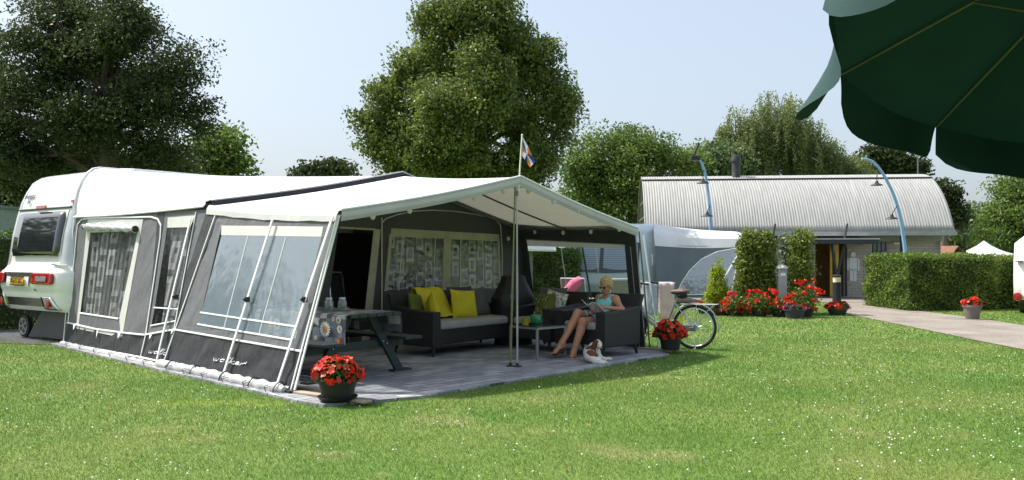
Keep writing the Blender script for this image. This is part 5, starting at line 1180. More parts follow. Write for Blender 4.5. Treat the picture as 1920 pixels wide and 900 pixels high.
# ================================================================ FLOWER POTS
RED = leafmat('petal_red', (.50, .010, .006), (.80, .045, .015), (.9, .16, .06), .3, .45); GRN = leafmat('pot_leaf', (.02, .05, .01), (.08, .13, .03), None, .3)
PINK = leafmat('petal_pink', (.5, .03, .15), (.45, .06, .40), None, .3)
def blossoms(n, c, rad, size, up=True):
    """cup shaped heads of five petals spread over a dome"""
    V, Fc, T_ = [], [], []; k = 0
    for _ in range(n):
        d = rng.normal(size=3); d[2] = abs(d[2]) if up else d[2]; d /= np.linalg.norm(d); q = np.array(c) + d * np.array(rad) * rng.uniform(.82, 1.08)
        nn = d + rng.normal(0, .35, 3); nn /= np.linalg.norm(nn); a = np.cross(nn, rng.normal(size=3)); a /= np.linalg.norm(a); b = np.cross(nn, a); s = size * rng.uniform(.7, 1.25); tt = rng.uniform(0, 1)
        for j in range(5):
            an = j * 1.257; u = a * math.cos(an) + b * math.sin(an); v = -a * math.sin(an) + b * math.cos(an)
            V += [q, q + (u * .6 + v * .42 + nn * .22) * s, q + (u * 1.05 + nn * rng.uniform(.0, .35)) * s, q + (u * .6 - v * .42 + nn * .22) * s]; Fc.append([k, k + 1, k + 2, k + 3]); T_.append(np.clip(tt + rng.uniform(-.2, .2), 0, 1)); k += 4
    return np.array(V), np.array(Fc), T_
def flower_pot(label, loc, r_, h, col, nfl, fr, fsize, saucer=False, name='flower_pot', potmat=None, fmat=None, taper=.8, group='pots of red flowers around the lawn'):
    t = thing(name, label, 'flower pot', loc, 0, group); pm_ = potmat or G['black_plastic']
    m = MB(); m.lathe([(.001, .01), (r_ * taper, .01), (r_ * .96, h * .82), (r_ * 1.05, h * .83), (r_ * 1.07, h), (r_ * .98, h), (r_ * .92, h * .85), (.001, h * .85)], n=32); m.build('pot', pm_, t, smooth=True)
    if saucer: m = MB(); m.lathe([(.001, 0), (r_ * .9, 0), (r_ * 1.05, .035), (r_ * 1.0, .035), (r_ * .86, .012)], n=32); m.build('saucer', pm_, t, smooth=True)
    c = (0, 0, h); q = rng.normal(size=(int(nfl * 14), 3)); q /= np.linalg.norm(q, axis=1)[:, None]; q[:, 2] = np.abs(q[:, 2]); q = q * np.array(fr) * rng.uniform(.3, .98, len(q))[:, None] + np.array(c)
    V, Fc = leaves(q, fsize * 1.7, up=.6); npmesh('foliage', V, Fc, GRN, t, tint=rng.uniform(0, 1, len(q)))
    V, Fc, T_ = blossoms(nfl, c, fr, fsize); npmesh('blossoms', V, Fc, fmat or RED, t, tint=T_)
    return t
flower_pot('black pot with saucer full of bright red begonias at the awning corner', gp(633, 757) + Vector((0, 0, .045)), .19, .20, None, 150, (.25, .23, .21), .036, True)
flower_pot('black pot of red begonias beside the bicycle wheel', gp(1257, 662) + Vector((0, 0, .052)), .165, .19, None, 120, (.25, .22, .24), .04)
flower_pot('taupe tapered pot of red geraniums beyond the path', gp(1823, 599), .20, .34, None, 60, (.22, .2, .17), .045, potmat=M('taupe_pot', (.17, .14, .13), .6), taper=.68)
flower_pot('low black bowl of red flowers in front of the bollard lamp', gp(1570, 591), .25, .18, None, 75, (.30, .25, .16), .05, taper=.7, potmat=M('bowl_dark', (.03, .035, .035), .5))

# ================================================================ PLANT BED BY THE NEIGHBOUR'S PITCH
CON = leafmat('conifer_green', (.07, .12, .02), (.24, .29, .05), (.42, .36, .08), .35); LIM = leafmat('lime_cypress', (.20, .28, .02), (.42, .48, .05), None, .4); BLG = leafmat('blue_green', (.09, .14, .09), (.2, .27, .18), None, .3)
def shrub(name, label, base, lob, n, leaf, clump, mat, cat='shrub', group=None, drop=0., stem=.03, per=40):
    b = Vector(base); t = thing(name, label, cat, b, 0, group); lobes = [(x, y, z, rx, ry, rz) for x, y, z, rx, ry, rz in lob]
    P, tn, cc = blob_points(lobes, n, clump, (.4, 1.18), per, gap=.15); P = P[P[:, 2] > .02]; V, Fc = leaves(P, leaf, up=.1, drop=drop); npmesh('foliage', V, Fc, mat, t, tint=tn[:len(P)])
    m = MB(); zt = max(l[2] for l in lob)
    for dx in (-.08, .0, .09): m.tube([(dx * .3, 0, 0), (dx, .02, zt * .5), (dx * 1.6, 0, zt)], [stem, stem * .7, stem * .3], 6)
    m.build('stem', BARK, t); return t
def colpx(px, py0, py1, hw, Y, k=4):
    b = Vector(((px - CX) / F * Y, Y, 0)); r_ = hw / F * Y; z1 = EYE - (py0 - HY) / F * Y; z0 = .05
    return b, [(random.uniform(-.08, .08) * r_, 0, lerp(z0 + r_ * .5, z1 - r_ * .45, i / (k - 1)), r_ * random.uniform(.85, 1.), r_ * .85, (z1 - z0) / k * .75) for i in range(k)]
Yb = 21.2
for px, py, hw, lb, mt, nn_ in ((1402, 454, 16, 'tall yellow green conifer shrub beside the grey tent', CON, 9000), (1434, 452, 15, 'tall golden tipped conifer shrub next to the grey post', CON, 9000), (1480, 460, 14, 'blue green feathery shrub behind the grey post', BLG, 5000), (1503, 450, 19, 'bushy green conifer by the entrance canopy', CON, 9000)):
    b, lb_ = colpx(px, py, 0, hw, Yb + (.6 if mt is BLG else 0)); shrub('conifer_shrub', lb, b, lb_, nn_, .085, .2, mt, group='tall shrubs in the plant bed')
b = Vector(((1341 - CX) / F * Yb, Yb - .2, .0)); k = Yb / F
shrub('lime_cypress', 'small pointed lime yellow cypress', b, [(0, 0, .55, 17 * k, .22, .38), (0, 0, .8, 13 * k, .17, .35), (.0, 0, 1.05, 8 * k, .11, .28), (0, 0, 1.22, 3.5 * k, .05, .16), (-.16, 0, .55, .12, .12, .25), (.15, 0, .5, .12, .12, .25)], 9000, .05, .12, LIM, cat='cypress', stem=.02)
def geranium(label, px, py, wpx, hpx, Y, nfl, group='red geraniums in the plant bed'):
    b = Vector(((px - CX) / F * Y, Y, 0)); k = Y / F; r_, h = wpx * k / 2, hpx * k; t = thing('geranium_plant', label, 'geranium', b, 0, group)
    q = rng.normal(size=(int(nfl * 26), 3)); q /= np.linalg.norm(q, axis=1)[:, None]; q = q * np.array([r_, .3, h * .5]) * rng.uniform(.3, 1, len(q))[:, None] + np.array([0, 0, h * .5]); q = q[q[:, 2] > .02]
    V, Fc = leaves(q, .075, up=.5); npmesh('foliage', V, Fc, LIGHT, t, tint=rng.uniform(0, .9, len(q)))
    VV2, FF2, TT2, o_ = [], [], [], 0
    for _ in range(nfl):
        a, z = rng.uniform(-1, 1), rng.uniform(.25, 1.12); c = (a * r_ * 1.05 * math.sqrt(max(.1, 1 - (z - .4) ** 2)), rng.uniform(-.34, .1), z * h)
        V, Fc, T_ = blossoms(9, c, (.055, .05, .045), .032, False); VV2.append(V); FF2.append(Fc + o_); o_ += len(V); TT2 += T_
    npmesh('blossoms', np.concatenate(VV2), np.concatenate(FF2), RED, t, tint=TT2)
    m = MB(); m.lathe([(.001, 0), (.15, 0), (.19, .17), (.21, .2), (.17, .2), (.001, .16)], n=18); m.build('pot', G['black_plastic'], t, smooth=True); return t
geranium('loose red geranium between the lime cypress and the conifers', 1378, 583, 60, 42, 20.6, 20)
geranium('spreading red geranium at the foot of the golden conifer', 1424, 583, 60, 46, 20.4, 24)
geranium('red geranium just before the grey post', 1462, 583, 40, 40, 20.3, 13)
geranium('tallest red geranium climbing before the bushy conifer', 1508, 583, 62, 62, 20.2, 26)
geranium('single sparse red geranium beside the lime cypress foot', 1322, 575, 34, 34, 21.4, 6)
flower_pot('dark pot of pink and purple petunias among the geraniums', Vector(((1490 - CX) / F * 19.8, 19.8, 0)), .24, .22, None, 26, (.26, .2, .10), .04, fmat=PINK, potmat=M('petunia_pot', (.03, .03, .05), .6), group='planters in the plant bed')
m = MB(); m.lathe([(.001, 0), (.3, 0), (.42, .16), (.44, .19), (.38, .18), (.001, .14)], (0, 0, 0), 24); o = m.build('planter_bowl', M('terracotta_dark', (.07, .04, .03), .7), smooth=True); o.location = (b.x + .05, b.y + .02, 0); tag(o, 'wide dark bowl planter under the lime cypress', 'planter')
t = thing('service_post', 'grey square service post with pale cap among the shrubs', 'post', Vector(((1466 - CX) / F * 20.9, 20.9, 0)))
m = MB(); m.box((0, 0, .58), (.21, .17, 1.16)); m.build('column', M('post_grey', (.33, .34, .35), .5, var=.1), t, bevel=.02)
m = MB(); m.lathe([(.15, 1.14), (.15, 1.17), (.10, 1.22), (.001, 1.25)], n=20); m.build('cap', M('cap_grey', (.5, .5, .5), .4), t, smooth=True)
m = MB(); m.box((0, -.09, 1.0), (.12, .01, .07)); m.box((0, -.09, .35), (.14, .01, .18)); m.build('plate', G['white_paint'], t)

# ================================================================ NEIGHBOUR'S CARAVAN AND AWNING
YN = 26.; k = YN / F; x0, x1 = (1056 - CX) * k, (1238 - CX) * k; cwid = x1 - x0
t2 = thing('neighbour_caravan', 'pale blue caravan front with wide blinded window behind the awning', 'caravan', (x0, YN, 0))
m = MB(); P2 = [(.35, .12), (.6, .0), (1.0, .02), (1.45, .12), (1.9, .26), (2.25, .42), (2.42, .7), (2.48, 1.2)]
def fx(z):
    for (z0_, a), (z1_, b_) in zip(P2[:-1], P2[1:]):
        if z <= z1_: return lerp(a, b_, max(0, (z - z0_) / (z1_ - z0_)))
    return P2[-1][1]
def edge(z): return .30 * max(0, (z - .6) / 1.9) ** 1.3
def ns_(u, z, off=0):
    e = edge(z); y = fx(z) + .30 * (abs(u * 2 - 1)) ** 6; return Vector((lerp(e, cwid - .15 * e, u), y - off, z))
us = np.linspace(0, 1, 25); zs = np.linspace(.35, 2.48, 36); m.grid([[ns_(u, z) for u in us] for z in zs])
for u in (0, 1): m.grid([[ns_(u, z), Vector((ns_(u, z).x, 5.5, z))] for z in zs])
m.grid([[ns_(u, 2.48) for u in us], [Vector((ns_(u, 2.48).x, 5.5, 2.48)) for u in us]])
m.build('body', M('caravan_pale_blue', (.50, .58, .63), .3, var=.03, coat=.2), t2, smooth=True)
def npatch(u0, u1, z0, z1, off, name, mat, par=None, bulge=0., **kw):
    m = MB(); m.grid([[ns_(lerp(u0 + bulge * (1 - v), u1 - bulge * (1 - v), j / 12), lerp(z0 - .05 * math.sin(math.pi * j / 12), z1, v), off) for j in range(13)] for v in np.linspace(0, 1, 9)]); return m.build(name, mat, par or t2, **kw)
wd = npatch(.10, .80, .98, 1.86, .012, 'front_window', M('window_black', (.02, .024, .03), .1, coat=.5), bulge=.03, solid=.02)
bl, n, p, out = nodes_of('slatted_blind'); L = n.links.new; tc = n.nodes.new('ShaderNodeTexCoord'); wv = n.nodes.new('ShaderNodeTexWave'); wv.bands_direction = 'Z'; wv.inputs['Scale'].default_value = 5.5; L(tc.outputs['Object'], wv.inputs[0])
r = n.nodes.new('ShaderNodeValToRGB'); r.color_ramp.elements[0].color = (.12, .16, .2, 1); r.color_ramp.elements[1].color = (.34, .42, .50, 1); L(wv.outputs[1], r.inputs[0]); L(r.outputs[0], p.inputs['Base Color']); p.inputs['Roughness'].default_value = .3
npatch(.14, .36, 1.08, 1.8, .035, 'blind', bl, wd); npatch(.40, .77, 1.08, 1.8, .035, 'blind', bl, wd)
m = MB(); m.tube([ns_(.93, 1.15, .03), ns_(.93, 1.25, .07), ns_(.93, 1.5, .03)], .02, 6); m.tube([ns_(.05, 1.15, .03), ns_(.05, 1.25, .07), ns_(.05, 1.5, .03)], .02, 6); m.build('grab_handle', G['white_paint'], t2)
m = MB(); m.grid([[Vector((cwid - .02, lerp(1.2, 2.2, j / 4), z)) for j in range(5)] for z in (1.05, 1.9)]); m.build('side_window', GL, t2, solid=.02)
m = MB(); m.box((cwid / 2, 1.6, .2), (cwid - .5, .1, .3)); m.build('skirt', G['steel_dark'], t2)
# tent
k = 25.6 / F; YT = 25.6
t3 = thing('neighbour_awning', 'grey awning with white roof and arched clear window beside the pale caravan', 'awning', ((1228 - CX) * k, YT, 0))
a_, b_, c_, d_ = pt(1232, 556 + 14, YT), pt(1366, 557 + 12, YT), pt(1390, 462, YT + .3), pt(1228, 461, YT + .3); a_.z = b_.z = 0.02
WT = Patch(a_, b_, c_, d_)
m = MB(); WT.quad(m, [(1228, 460), (1390, 462), (1367, 558), (1232, 557)], 0, 8); tg = m.build('side_wall', fabric('tent_slate', (.13, .155, .19), .05, .4), t3, world=True, smooth=True)
m = MB(); arcp = [(1268, 553), (1278, 530), (1293, 507), (1315, 486), (1345, 472), (1384, 465)]
m.poly([WT.at(x, y, .02) for x, y in arcp + [(1376, 510), (1366, 552)]]); m.build('window', clearmat('clear_tent', (.42, .46, .5), .5, .3, .15, .4, 4.), t3, world=True)
m = MB(); WT.line(m, arcp, .03, .03); WT.line(m, [(1268, 553), (1366, 552)], .03, .03); m.tube([WT.at(1392, 440, .1), WT.at(1364, 572, .1)], .03, 6); m.tube([WT.at(1390, 466, .1), WT.at(1353, 528, .1)], .02, 6); m.build('tent_pole', PIPE, t3, world=True)
m = MB(); prf = [(1228, 461, YT + .28), (1226, 440, YT + .45), (1226, 425, YT + .9), (1228, 420, YT + 2.)]; prr = [(1391, 463, YT + .28), (1393, 447, YT + .35), (1392, 438, YT + .9), (1380, 434, YT + 2.)]
m.grid([[lerp(pt(*a), pt(*b), j / 12) - Vector((0, 0, .05 * math.sin(math.pi * j / 12))) for j in range(13)] for a, b in zip(prf, prr)]); m.build('roof', fabric('tent_roof', (.74, .75, .77), .2, .3), t3, world=True, smooth=True)
m = MB(); m.grid([[pt(1391, 463, YT + .28), pt(1380, 434, YT + 2.)], [pt(1366, 570, YT), pt(1360, 565, YT + 2.2)]]); m.build('end_wall', MATS['tent_slate'], t3, world=True)
m = MB(); m.lathe([(.09, 0), (.16, -.28), (.155, -.28), (.085, 0)], WT.at(1336, 520, -.5), 16); m.tube([WT.at(1336, 520, -.5) - Vector((0, 0, .9)), WT.at(1336, 520, -.5)], .015, 6); o = m.build('standing_lamp', G['white_paint'], smooth=True); tag(o, 'white cone shaded lamp behind the arched tent window', 'lamp')

# garden chairs, pink towel and drying rack outside the far wall
def garden_chair(label, loc, rz, mat):
    t = thing('garden_chair', label, 'chair', loc, rz, 'garden chairs outside the awning window'); fr_m = G['white_paint']
    m = MB()
    for s in (-1, 1): m.tube([(s * .27, -.28, 0), (s * .27, -.22, .42), (s * .27, -.2, .62), (s * .27, .1, .64), (s * .26, .25, .63)], .012, 6); m.tube([(s * .25, .3, 0), (s * .25, .12, .42), (s * .25, .28, 1.02)], .012, 6)
    m.tube([(-.25, .28, 1.02), (.25, .28, 1.02)], .012, 6); m.build('frame', fr_m, t)
    m = MB(); m.grid([[(lerp(-.24, .24, j / 5), y, z) for j in range(6)] for y, z in ((-.22, .42), (.1, .40), (.2, .7), (.275, 1.0))]); m.build('sling', mat, t, solid=.02); return t
c1 = Vector(((1085 - CX) / F * 16.6, 16.6, 0)); garden_chair('white framed garden chair carrying the pink towel', c1, R(150), M('sling_grey', (.25, .26, .27), .8, var=.3, vs=60))
garden_chair('garden chair with brown mesh back outside the window', Vector(((1165 - CX) / F * 16.2, 16.2, 0)), R(185), M('sling_mesh', (.30, .29, .27), .8, var=.3, vs=60))
pk = M('pink_towelling', (.75, .17, .28), .95, bump=.6, bs=30)
m = MB(); m.tube([Vector((-.17, 0, -.13)), Vector((-.15, 0, -.10)), Vector((.0, 0, .06)), Vector((.13, 0, .13)), Vector((.15, 0, .14))], [.05, .10, .11, .10, .06], 14); o = m.build('pink_towel', pk, smooth=True); o.location = pt(1077, 539, 16.35); tag(o, 'rolled bright pink towel on the garden chair back', 'towel')
Yr = 17.; t = thing('drying_rack', 'white folding drying rack with towels behind the bicycle', 'drying rack', Vector(((1232 - CX) / F * Yr, Yr, 0)))
m = MB()
for s in (-1, 1):
    m.tube([(s * .3, -.25, 0), (s * .3, .2, .92)], .012, 6); m.tube([(s * .3, .25, 0), (s * .3, -.2, .92)], .012, 6)
for y in (-.2, -.07, .07, .2): m.tube([(-.3, y, .92), (.32, y, .92)], .008, 6)
m.build('frame', G['white_paint'], t)
def towel(label, x, w_, y, z0, mat):
    m = MB(); rows = []
    for i in range(9): z = lerp(.93, z0, i / 8); rows.append([(lerp(-w_ / 2, w_ / 2, j / 6) * (1 - .04 * math.sin(i)), y + .015 * math.sin(j * 1.8 + i * .3), z) for j in range(7)])
    m.grid(rows); o = m.build('hanging_towel', mat, solid=.012, smooth=True); o.location = t.location + Vector((x, 0, 0)); tag(o, label, 'towel', 'towels on the drying rack')
towel('pale pink bath towel hanging on the rack', .15, .31, -.215, .2, M('towel_pink', (.56, .42, .42), .95, bump=.5, bs=20)); towel('light blue grey towel hanging on the rack', -.14, .22, -.215, .28, M('towel_blue', (.34, .38, .46), .95, bump=.5, bs=20)); towel('white cloth hanging behind the blue grey towel', -.2, .2, -.08, .35, M('towel_white', (.6, .6, .6), .95))
m = MB(); p0 = pt(1035, 474, 24.5)
t = thing('white_pavilion', 'white pavilion roof and grey posts beyond the hedge window', 'pavilion', Vector((.9, 24.4, 0)))
m = MB(); m.grid([[(-.75, -.3, 1.62), (.35, -.3, 1.60)], [(-.7, 1., 2.0), (.35, 1., 1.95)]]); m.build('roof', G['white_paint'], t, solid=.05)
for x in (-.55, -.35): m = MB(); m.box((x, .1, .8), (.1, .06, 1.6)); m.build('post', G['steel_grey'], t)

# ================================================================ FAR RIGHT: CARAVAN END, PARTY TENT, TILED ROOF, LEFT CONTAINER
t = thing('white_caravan', 'rear corner of a white caravan with round red lamp', 'caravan', Vector(((1899 - CX) / F * 20, 20, 0)), R(-34))
m = MB(); rows = []
for z, y in ((.42, .12), (.5, .0), (.9, -.04), (1.3, .0), (1.75, .15), (1.92, .3), (2.0, .55)):
    rows.append([(.22 * (1 - min(1, x / .3)) ** 2 * (1 if z < 1.7 else 1 + (z - 1.7) * 3) * 0 + x + (.35 * max(0, (z - 1.7) / .3) ** 2 * (1 - min(1, x / .6))), y + .25 * (1 - min(1, x / .28)) ** 2, z) for x in (0, .05, .12, .2, .3, .8, 1.5, 2.2)])
m.grid(rows); m.grid([[Vector(r[0]), Vector((r[0][0], 4.5, r[0][2]))] for r in rows]); m.grid([[Vector(q) for q in rows[-1]], [Vector((q[0], 4.5, 2.0)) for q in rows[-1]]]); m.build('body', VAN, t, smooth=True)
m = MB(); m.lathe([(.001, -.05), (.09, -.04), (.1, 0), (.1, .03)], (.10, -.02, .5), 18, 'y'); m.build('tail_lamp', MATS['red_lens'], t, smooth=True)
m = MB(); m.box((.13, .01, 1.33), (.16, .2, .03)); m.box((.02, .25, .86), (.05, .05, .08)); m.build('trim', G['steel_grey'], t, bevel=.01)
m = MB(); m.lathe([(.2, -.09), (.31, -.08), (.31, .08), (.2, .09)], (.1, 2.2, .31), 24, 'x'); m.lathe([(.001, -.08), (.2, -.085)], (.1, 2.2, .31), 24, 'x'); m.build('wheel', G['black_plastic'], t, smooth=True)
k = 44 / F; t = thing('party_tent', 'white peaked party tent beyond the clipped hedge', 'tent', Vector(((1845 - CX) * k, 44, 0)))
m = MB(); w2 = 1.65; pk_ = Vector((0, 0, 2.25)); cor = [Vector((-w2, -w2, 1.4)), Vector((w2, -w2, 1.4)), Vector((w2, w2, 1.4)), Vector((-w2, w2, 1.4))]
for i in range(4):
    a, b = cor[i], cor[(i + 1) % 4]; m.grid([[lerp(pk_, lerp(a, b, j / 6), s) - Vector((0, 0, .22 * math.sin(math.pi * s ** .8))) for j in range(7)] for s in np.linspace(0, 1, 8)])
m.build('roof', fabric('party_white', (.78, .76, .80), .3, .2), t, smooth=True)
m = MB()
for i in range(4):
    a, b = cor[i], cor[(i + 1) % 4]; m.grid([[a, b], [a - Vector((0, 0, .22)), b - Vector((0, 0, .22))]])
m.build('valance', MATS['party_white'], t)
for c in cor: m = MB(); m.box((c.x * .98, c.y * .98, .7), (.05, .05, 1.4)); m.build('leg', G['alu'], t)
t = thing('tiled_shed', 'small shed with orange tiled roof beyond the hedge', 'shed', Vector(((1774 - CX) / F * 40, 40, 0)), R(20))
m = MB(); m.box((0, 0, .7), (.8, 1.2, 1.4)); m.build('wall', M('shed_brown', (.10, .07, .05), .8), t)
m = MB(); m.grid([[(-.6, -.7, 1.35), (-.6, .7, 1.35)], [(0, -.7, 1.9), (0, .7, 1.9)], [(.6, -.7, 1.35), (.6, .7, 1.35)]]); m.build('roof', M('roof_tile', (.20, .085, .05), .8, bump=1, bs=20), t, solid=.05)
t = thing('distant_shelter', 'long low white roof beyond the party tent', 'shelter', Vector(((1800 - CX) / F * 52, 52, 0)))
m = MB(); m.box((0, 0, 1.72), (3.8, 3, .12)); m.build('roof', G['white_paint'], t); m = MB(); m.box((0, .5, .8), (3.5, .2, 1.7)); m.build('wall', M('shelter_wall', (.2, .18, .16), .8), t)
t = thing('site_container', 'grey green container wall behind the caravan', 'container', Vector((-19.6, 30, 0)), R(4))
m = MB()
for i in range(40): m.box((-4 + i * .15, .02 * (i % 2), 1.6), (.15, 2.4, 3.2))
m.build('body', M('container_green', (.26, .31, .30), .6), t); m = MB(); m.box((-1.1, 0, 3.12), (6.2, 2.6, .08)); m.box((-1.1, -1.25, 2.1), (6.2, .05, .06)); m.build('top_rail', G['steel_grey'], t)
t = thing('antenna_mast', 'thin grey mast rising behind the curved roof', 'mast', Vector(((1721 - CX) / F * 36, 36, 0)))
m = MB(); m.tube([(0, 0, 0), (0, 0, 5.8)], .03, 6); m.build('pole', G['steel_grey'], t)
# ================================================================ BICYCLE
by_a = R(155)     # local +x = forward
t = thing('bicycle', 'silver city bicycle with brown saddle leaning beside the awning', 'bicycle', Vector(((1302 - CX) / F * 13.25, 13.25, 0)), by_a)
RW, WB_ = .345, 1.10; SIL = M('bike_silver', (.42, .44, .46), .3, metal=.7, var=.04)
def wheel(x, nm):
    m = MB(); m.tube([(x + (RW - .02) * math.cos(a), 0, RW + (RW - .02) * math.sin(a)) for a in np.linspace(0, 2 * math.pi, 49)], .021, 8, False); w_ = m.build('wheel', M('tyre_black', (.02, .02, .02), .8), t, smooth=True)
    m = MB(); m.tube([(x + (RW - .048) * math.cos(a), 0, RW + (RW - .048) * math.sin(a)) for a in np.linspace(0, 2 * math.pi, 49)], .012, 6, False); m.build('rim', G['alu'], w_, smooth=True)
    m = MB()
    for i in range(32): a = i * math.pi / 16; s = (-1) ** i; m.tube([(x + .03 * math.cos(a + s * .9), s * .02, RW + .03 * math.sin(a + s * .9)), (x + (RW - .05) * math.cos(a), 0, RW + (RW - .05) * math.sin(a))], .0016, 3, False)
    m.build('spokes', G['alu'], w_)
    m = MB(); m.tube([(x, -.05, RW), (x, .05, RW)], .055 if nm else .03, 14); m.tube([(x, -.07, RW), (x, .07, RW)], .02, 8); m.build('hub', G['alu'], w_, smooth=True)
wheel(0, 1); wheel(WB_, 0)
bb = Vector((.46, 0, .30)); hd = Vector((.90, 0, .80)); hb = Vector((.94, 0, .62)); st = Vector((.30, 0, .74)); 
m = MB(); m.tube([hd, hb], .022, 8); m.tube([hb + Vector((-.01, 0, .03)), Vector((.72, 0, .42)), Vector((.6, 0, .33)), bb], .024, 8); m.tube([hd + Vector((-.01, 0, -.06)), Vector((.76, 0, .52)), Vector((.60, 0, .40)), lerp(bb, st, .25)], .018, 8)
m.tube([bb, st], .019, 8)
for s in (-1, 1): m.tube([bb + Vector((0, s * .03, 0)), Vector((.0, s * .065, RW))], .010, 6); m.tube([st + Vector((0, s * .02, -.04)), Vector((.0, s * .065, RW))], .009, 6)
m.tube([st, st + Vector((-.05, 0, .12))], .014, 8); m.build('frame', SIL, t, smooth=True)
m = MB()
for s in (-1, 1): m.tube([hb + Vector((.01, s * .05, 0)), Vector((WB_, s * .055, RW))], .013, 8)
m.tube([hb + Vector((.01, -.05, 0)), hb + Vector((.01, .05, 0))], .014, 6); m.build('fork', SIL, t, smooth=True)
m = MB(); m.tube([hd, hd + Vector((-.05, 0, .22))], .015, 8); hp = hd + Vector((-.05, 0, .22))
for s in (-1, 1): m.tube([hp, hp + Vector((.04, s * .12, .03)), hp + Vector((.0, s * .24, .03)), hp + Vector((-.12, s * .29, .0))], .011, 6)
hbr = m.build('handlebar', SIL, t, smooth=True)
for s in (-1, 1): m = MB(); m.tube([hp + Vector((-.06, s * .27, .01)), hp + Vector((-.20, s * .30, -.01))], .019, 8); m.tube([hp + Vector((.03, s * .2, 0)), hp + Vector((-.08, s * .27, -.05))], .008, 5); m.build('grip', G['black_plastic'], hbr, smooth=True)
V, Fc = sdf_mesh([('c', (.19, 0, .885), .065, (.35, 0, .885), .03), ('e', (.16, .045, .895), (.08, .06, .035), None), ('e', (.16, -.045, .895), (.08, .06, .035), None)], .012, .03); npmesh('saddle', V, Fc, M('saddle_brown', (.10, .06, .05), .6), t, smooth=True)
m = MB(); m.ball((.19, 0, .83), (.09, .06, .05), 12); m.build('saddle_spring', G['black_plastic'], t, smooth=True)
m = MB()
for s in (-1, 1): m.tube([(.20, s * .06, .70), (-.36, s * .07, .705)], .007, 5); m.tube([(-.30, s * .07, .70), (0, s * .075, RW + .01)], .006, 5); m.tube([(-.05, s * .07, .70), (0.0, s * .075, RW + .01)], .006, 5)
for i in range(4): m.tube([(.1 - i * .14, -.065, .705), (.1 - i * .14, .065, .705)], .006, 5)
m.build('carrier', SIL, t)
m = MB(); 
def fend(x, a0, a1, nm):
    m = MB(); rows = []
    for a in np.linspace(R(a0), R(a1), 24): c, s = math.cos(a), math.sin(a); rows.append([(x + (RW + .025) * c, -.026, RW + (RW + .025) * s), (x + (RW + .036) * c, 0, RW + (RW + .036) * s), (x + (RW + .025) * c, .026, RW + (RW + .025) * s)])
    m.grid(rows); m.build('mudguard', SIL, t, smooth=True, solid=.003)
fend(0, 25, 190, 0); fend(WB_, 60, 220, 0)
m = MB(); m.box((.24, .055, .335), (.56, .025, .10)); m.lathe([(.001, -.01), (.09, -.01), (.09, .01), (.001, .01)], (.46, .055, .30), 20, 'y'); m.build('chain_guard', SIL, t, bevel=.01)
m = MB()
for s in (-1, 1): m.tube([(.46, s * .05, .30), (.46, s * .09, .30), (.46 + s * .12, s * .1, .30 - s * .11)], .01, 6); m.box((.46 + s * .12, s * .15, .30 - s * .11), (.09, .08, .025))
m.build('crank', G['black_plastic'], t)
m = MB(); m.tube([(.02, .05, .30), (-.05, .16, .02)], .009, 6); m.build('kickstand', G['alu'], t)
m = MB(); m.box((-.40, 0, .62), (.03, .06, .04)); m.build('rear_reflector', MATS['red_lens'], t); m = MB(); m.box((.22, -.065, .47), (.05, .01, .12)); m.build('yellow_sticker', M('hi_yellow', (.6, .65, .02), .5), t)

# ================================================================ PERSON READING
W = lambda px, py, Y: np.array(pt(px, py, Y))
pel, wai, che, nek = W(1124, 600, 12.42), W(1131, 588, 12.50), W(1139, 570, 12.56), W(1139, 555, 12.58)
hed = W(1136, 536, 12.50)
fwd = np.array([-.78, -.62, 0]); fwd /= np.linalg.norm(fwd); lft = np.array([.62, -.78, 0])      # her left points at the camera
SHL, SHR = che + lft * .165 + np.array([0, 0, .075]), che - lft * .165 + np.array([0, 0, .075])
hpL, hpR = pel + lft * .09, pel - lft * .09
knL, anL = W(1092, 603, 12.02), W(1075, 661, 11.95); knR, anR = W(1083, 587, 12.16), W(1053, 643, 11.95)
elL, wrL = W(1166, 580, 12.20), W(1136, 577, 12.12)
elR, wrR = SHR + np.array([-.03, -.06, -.26]) + fwd * .04, W(1112, 585, 12.28)
ft = np.array([-.35, -.94, 0]); ft /= np.linalg.norm(ft)
pr = []
C_ = lambda a, ra, b, rb, k=None: pr.append(('c', a, ra, b, rb) + ((k,) if k else ()))
C_(pel + lft * .05, .115, pel - lft * .05, .115); C_(pel, .12, wai, .105); C_(wai, .105, che, .115); C_(che + lft * .07, .10, che - lft * .07, .10); C_(SHL, .055, SHR, .055); C_(che + fwd * .05 + lft * .065, .07, che + fwd * .05 - lft * .065, .07)
C_(nek - [0, 0, .06], .055, nek + (hed - nek) * .5, .050)
for h_, k_, a_ in ((hpL, knL, anL), (hpR, knR, anR)):
    C_(h_, .088, k_, .056); C_(k_, .056, a_, .034); md = k_ + (a_ - k_) * .3 - fwd * .025; C_(k_ * .9 + a_ * .1 - fwd * .015, .045, md, .05); C_(md, .05, a_, .032)
for a_, dr in ((anL, ft), (anR, fwd * .9 + np.array([0, 0, -.35]))):
    heel = a_ - dr * .03 + np.array([0, 0, -.05]); ball_ = a_ + dr * .13 + np.array([0, 0, -.068]); C_(a_, .034, heel, .032); C_(heel, .030, ball_, .027); C_(a_, .033, ball_, .026)
    sd_ = np.cross(dr, [0, 0, 1]); sd_ /= np.linalg.norm(sd_)
    for i in range(5): o_ = sd_ * (.026 - i * .013); C_(ball_ + o_ - np.array([0, 0, .004]), .013, ball_ + o_ + dr * (.055 - i * .006) - np.array([0, 0, .008]), .0095 if i else .012, .008)
for s_, e_, w_ in ((SHL, elL, wrL), (SHR, elR, wrR)): C_(s_, .052, e_, .038); C_(e_, .038, w_, .024); C_(s_, .058, s_ * .8 + e_ * .2, .05)
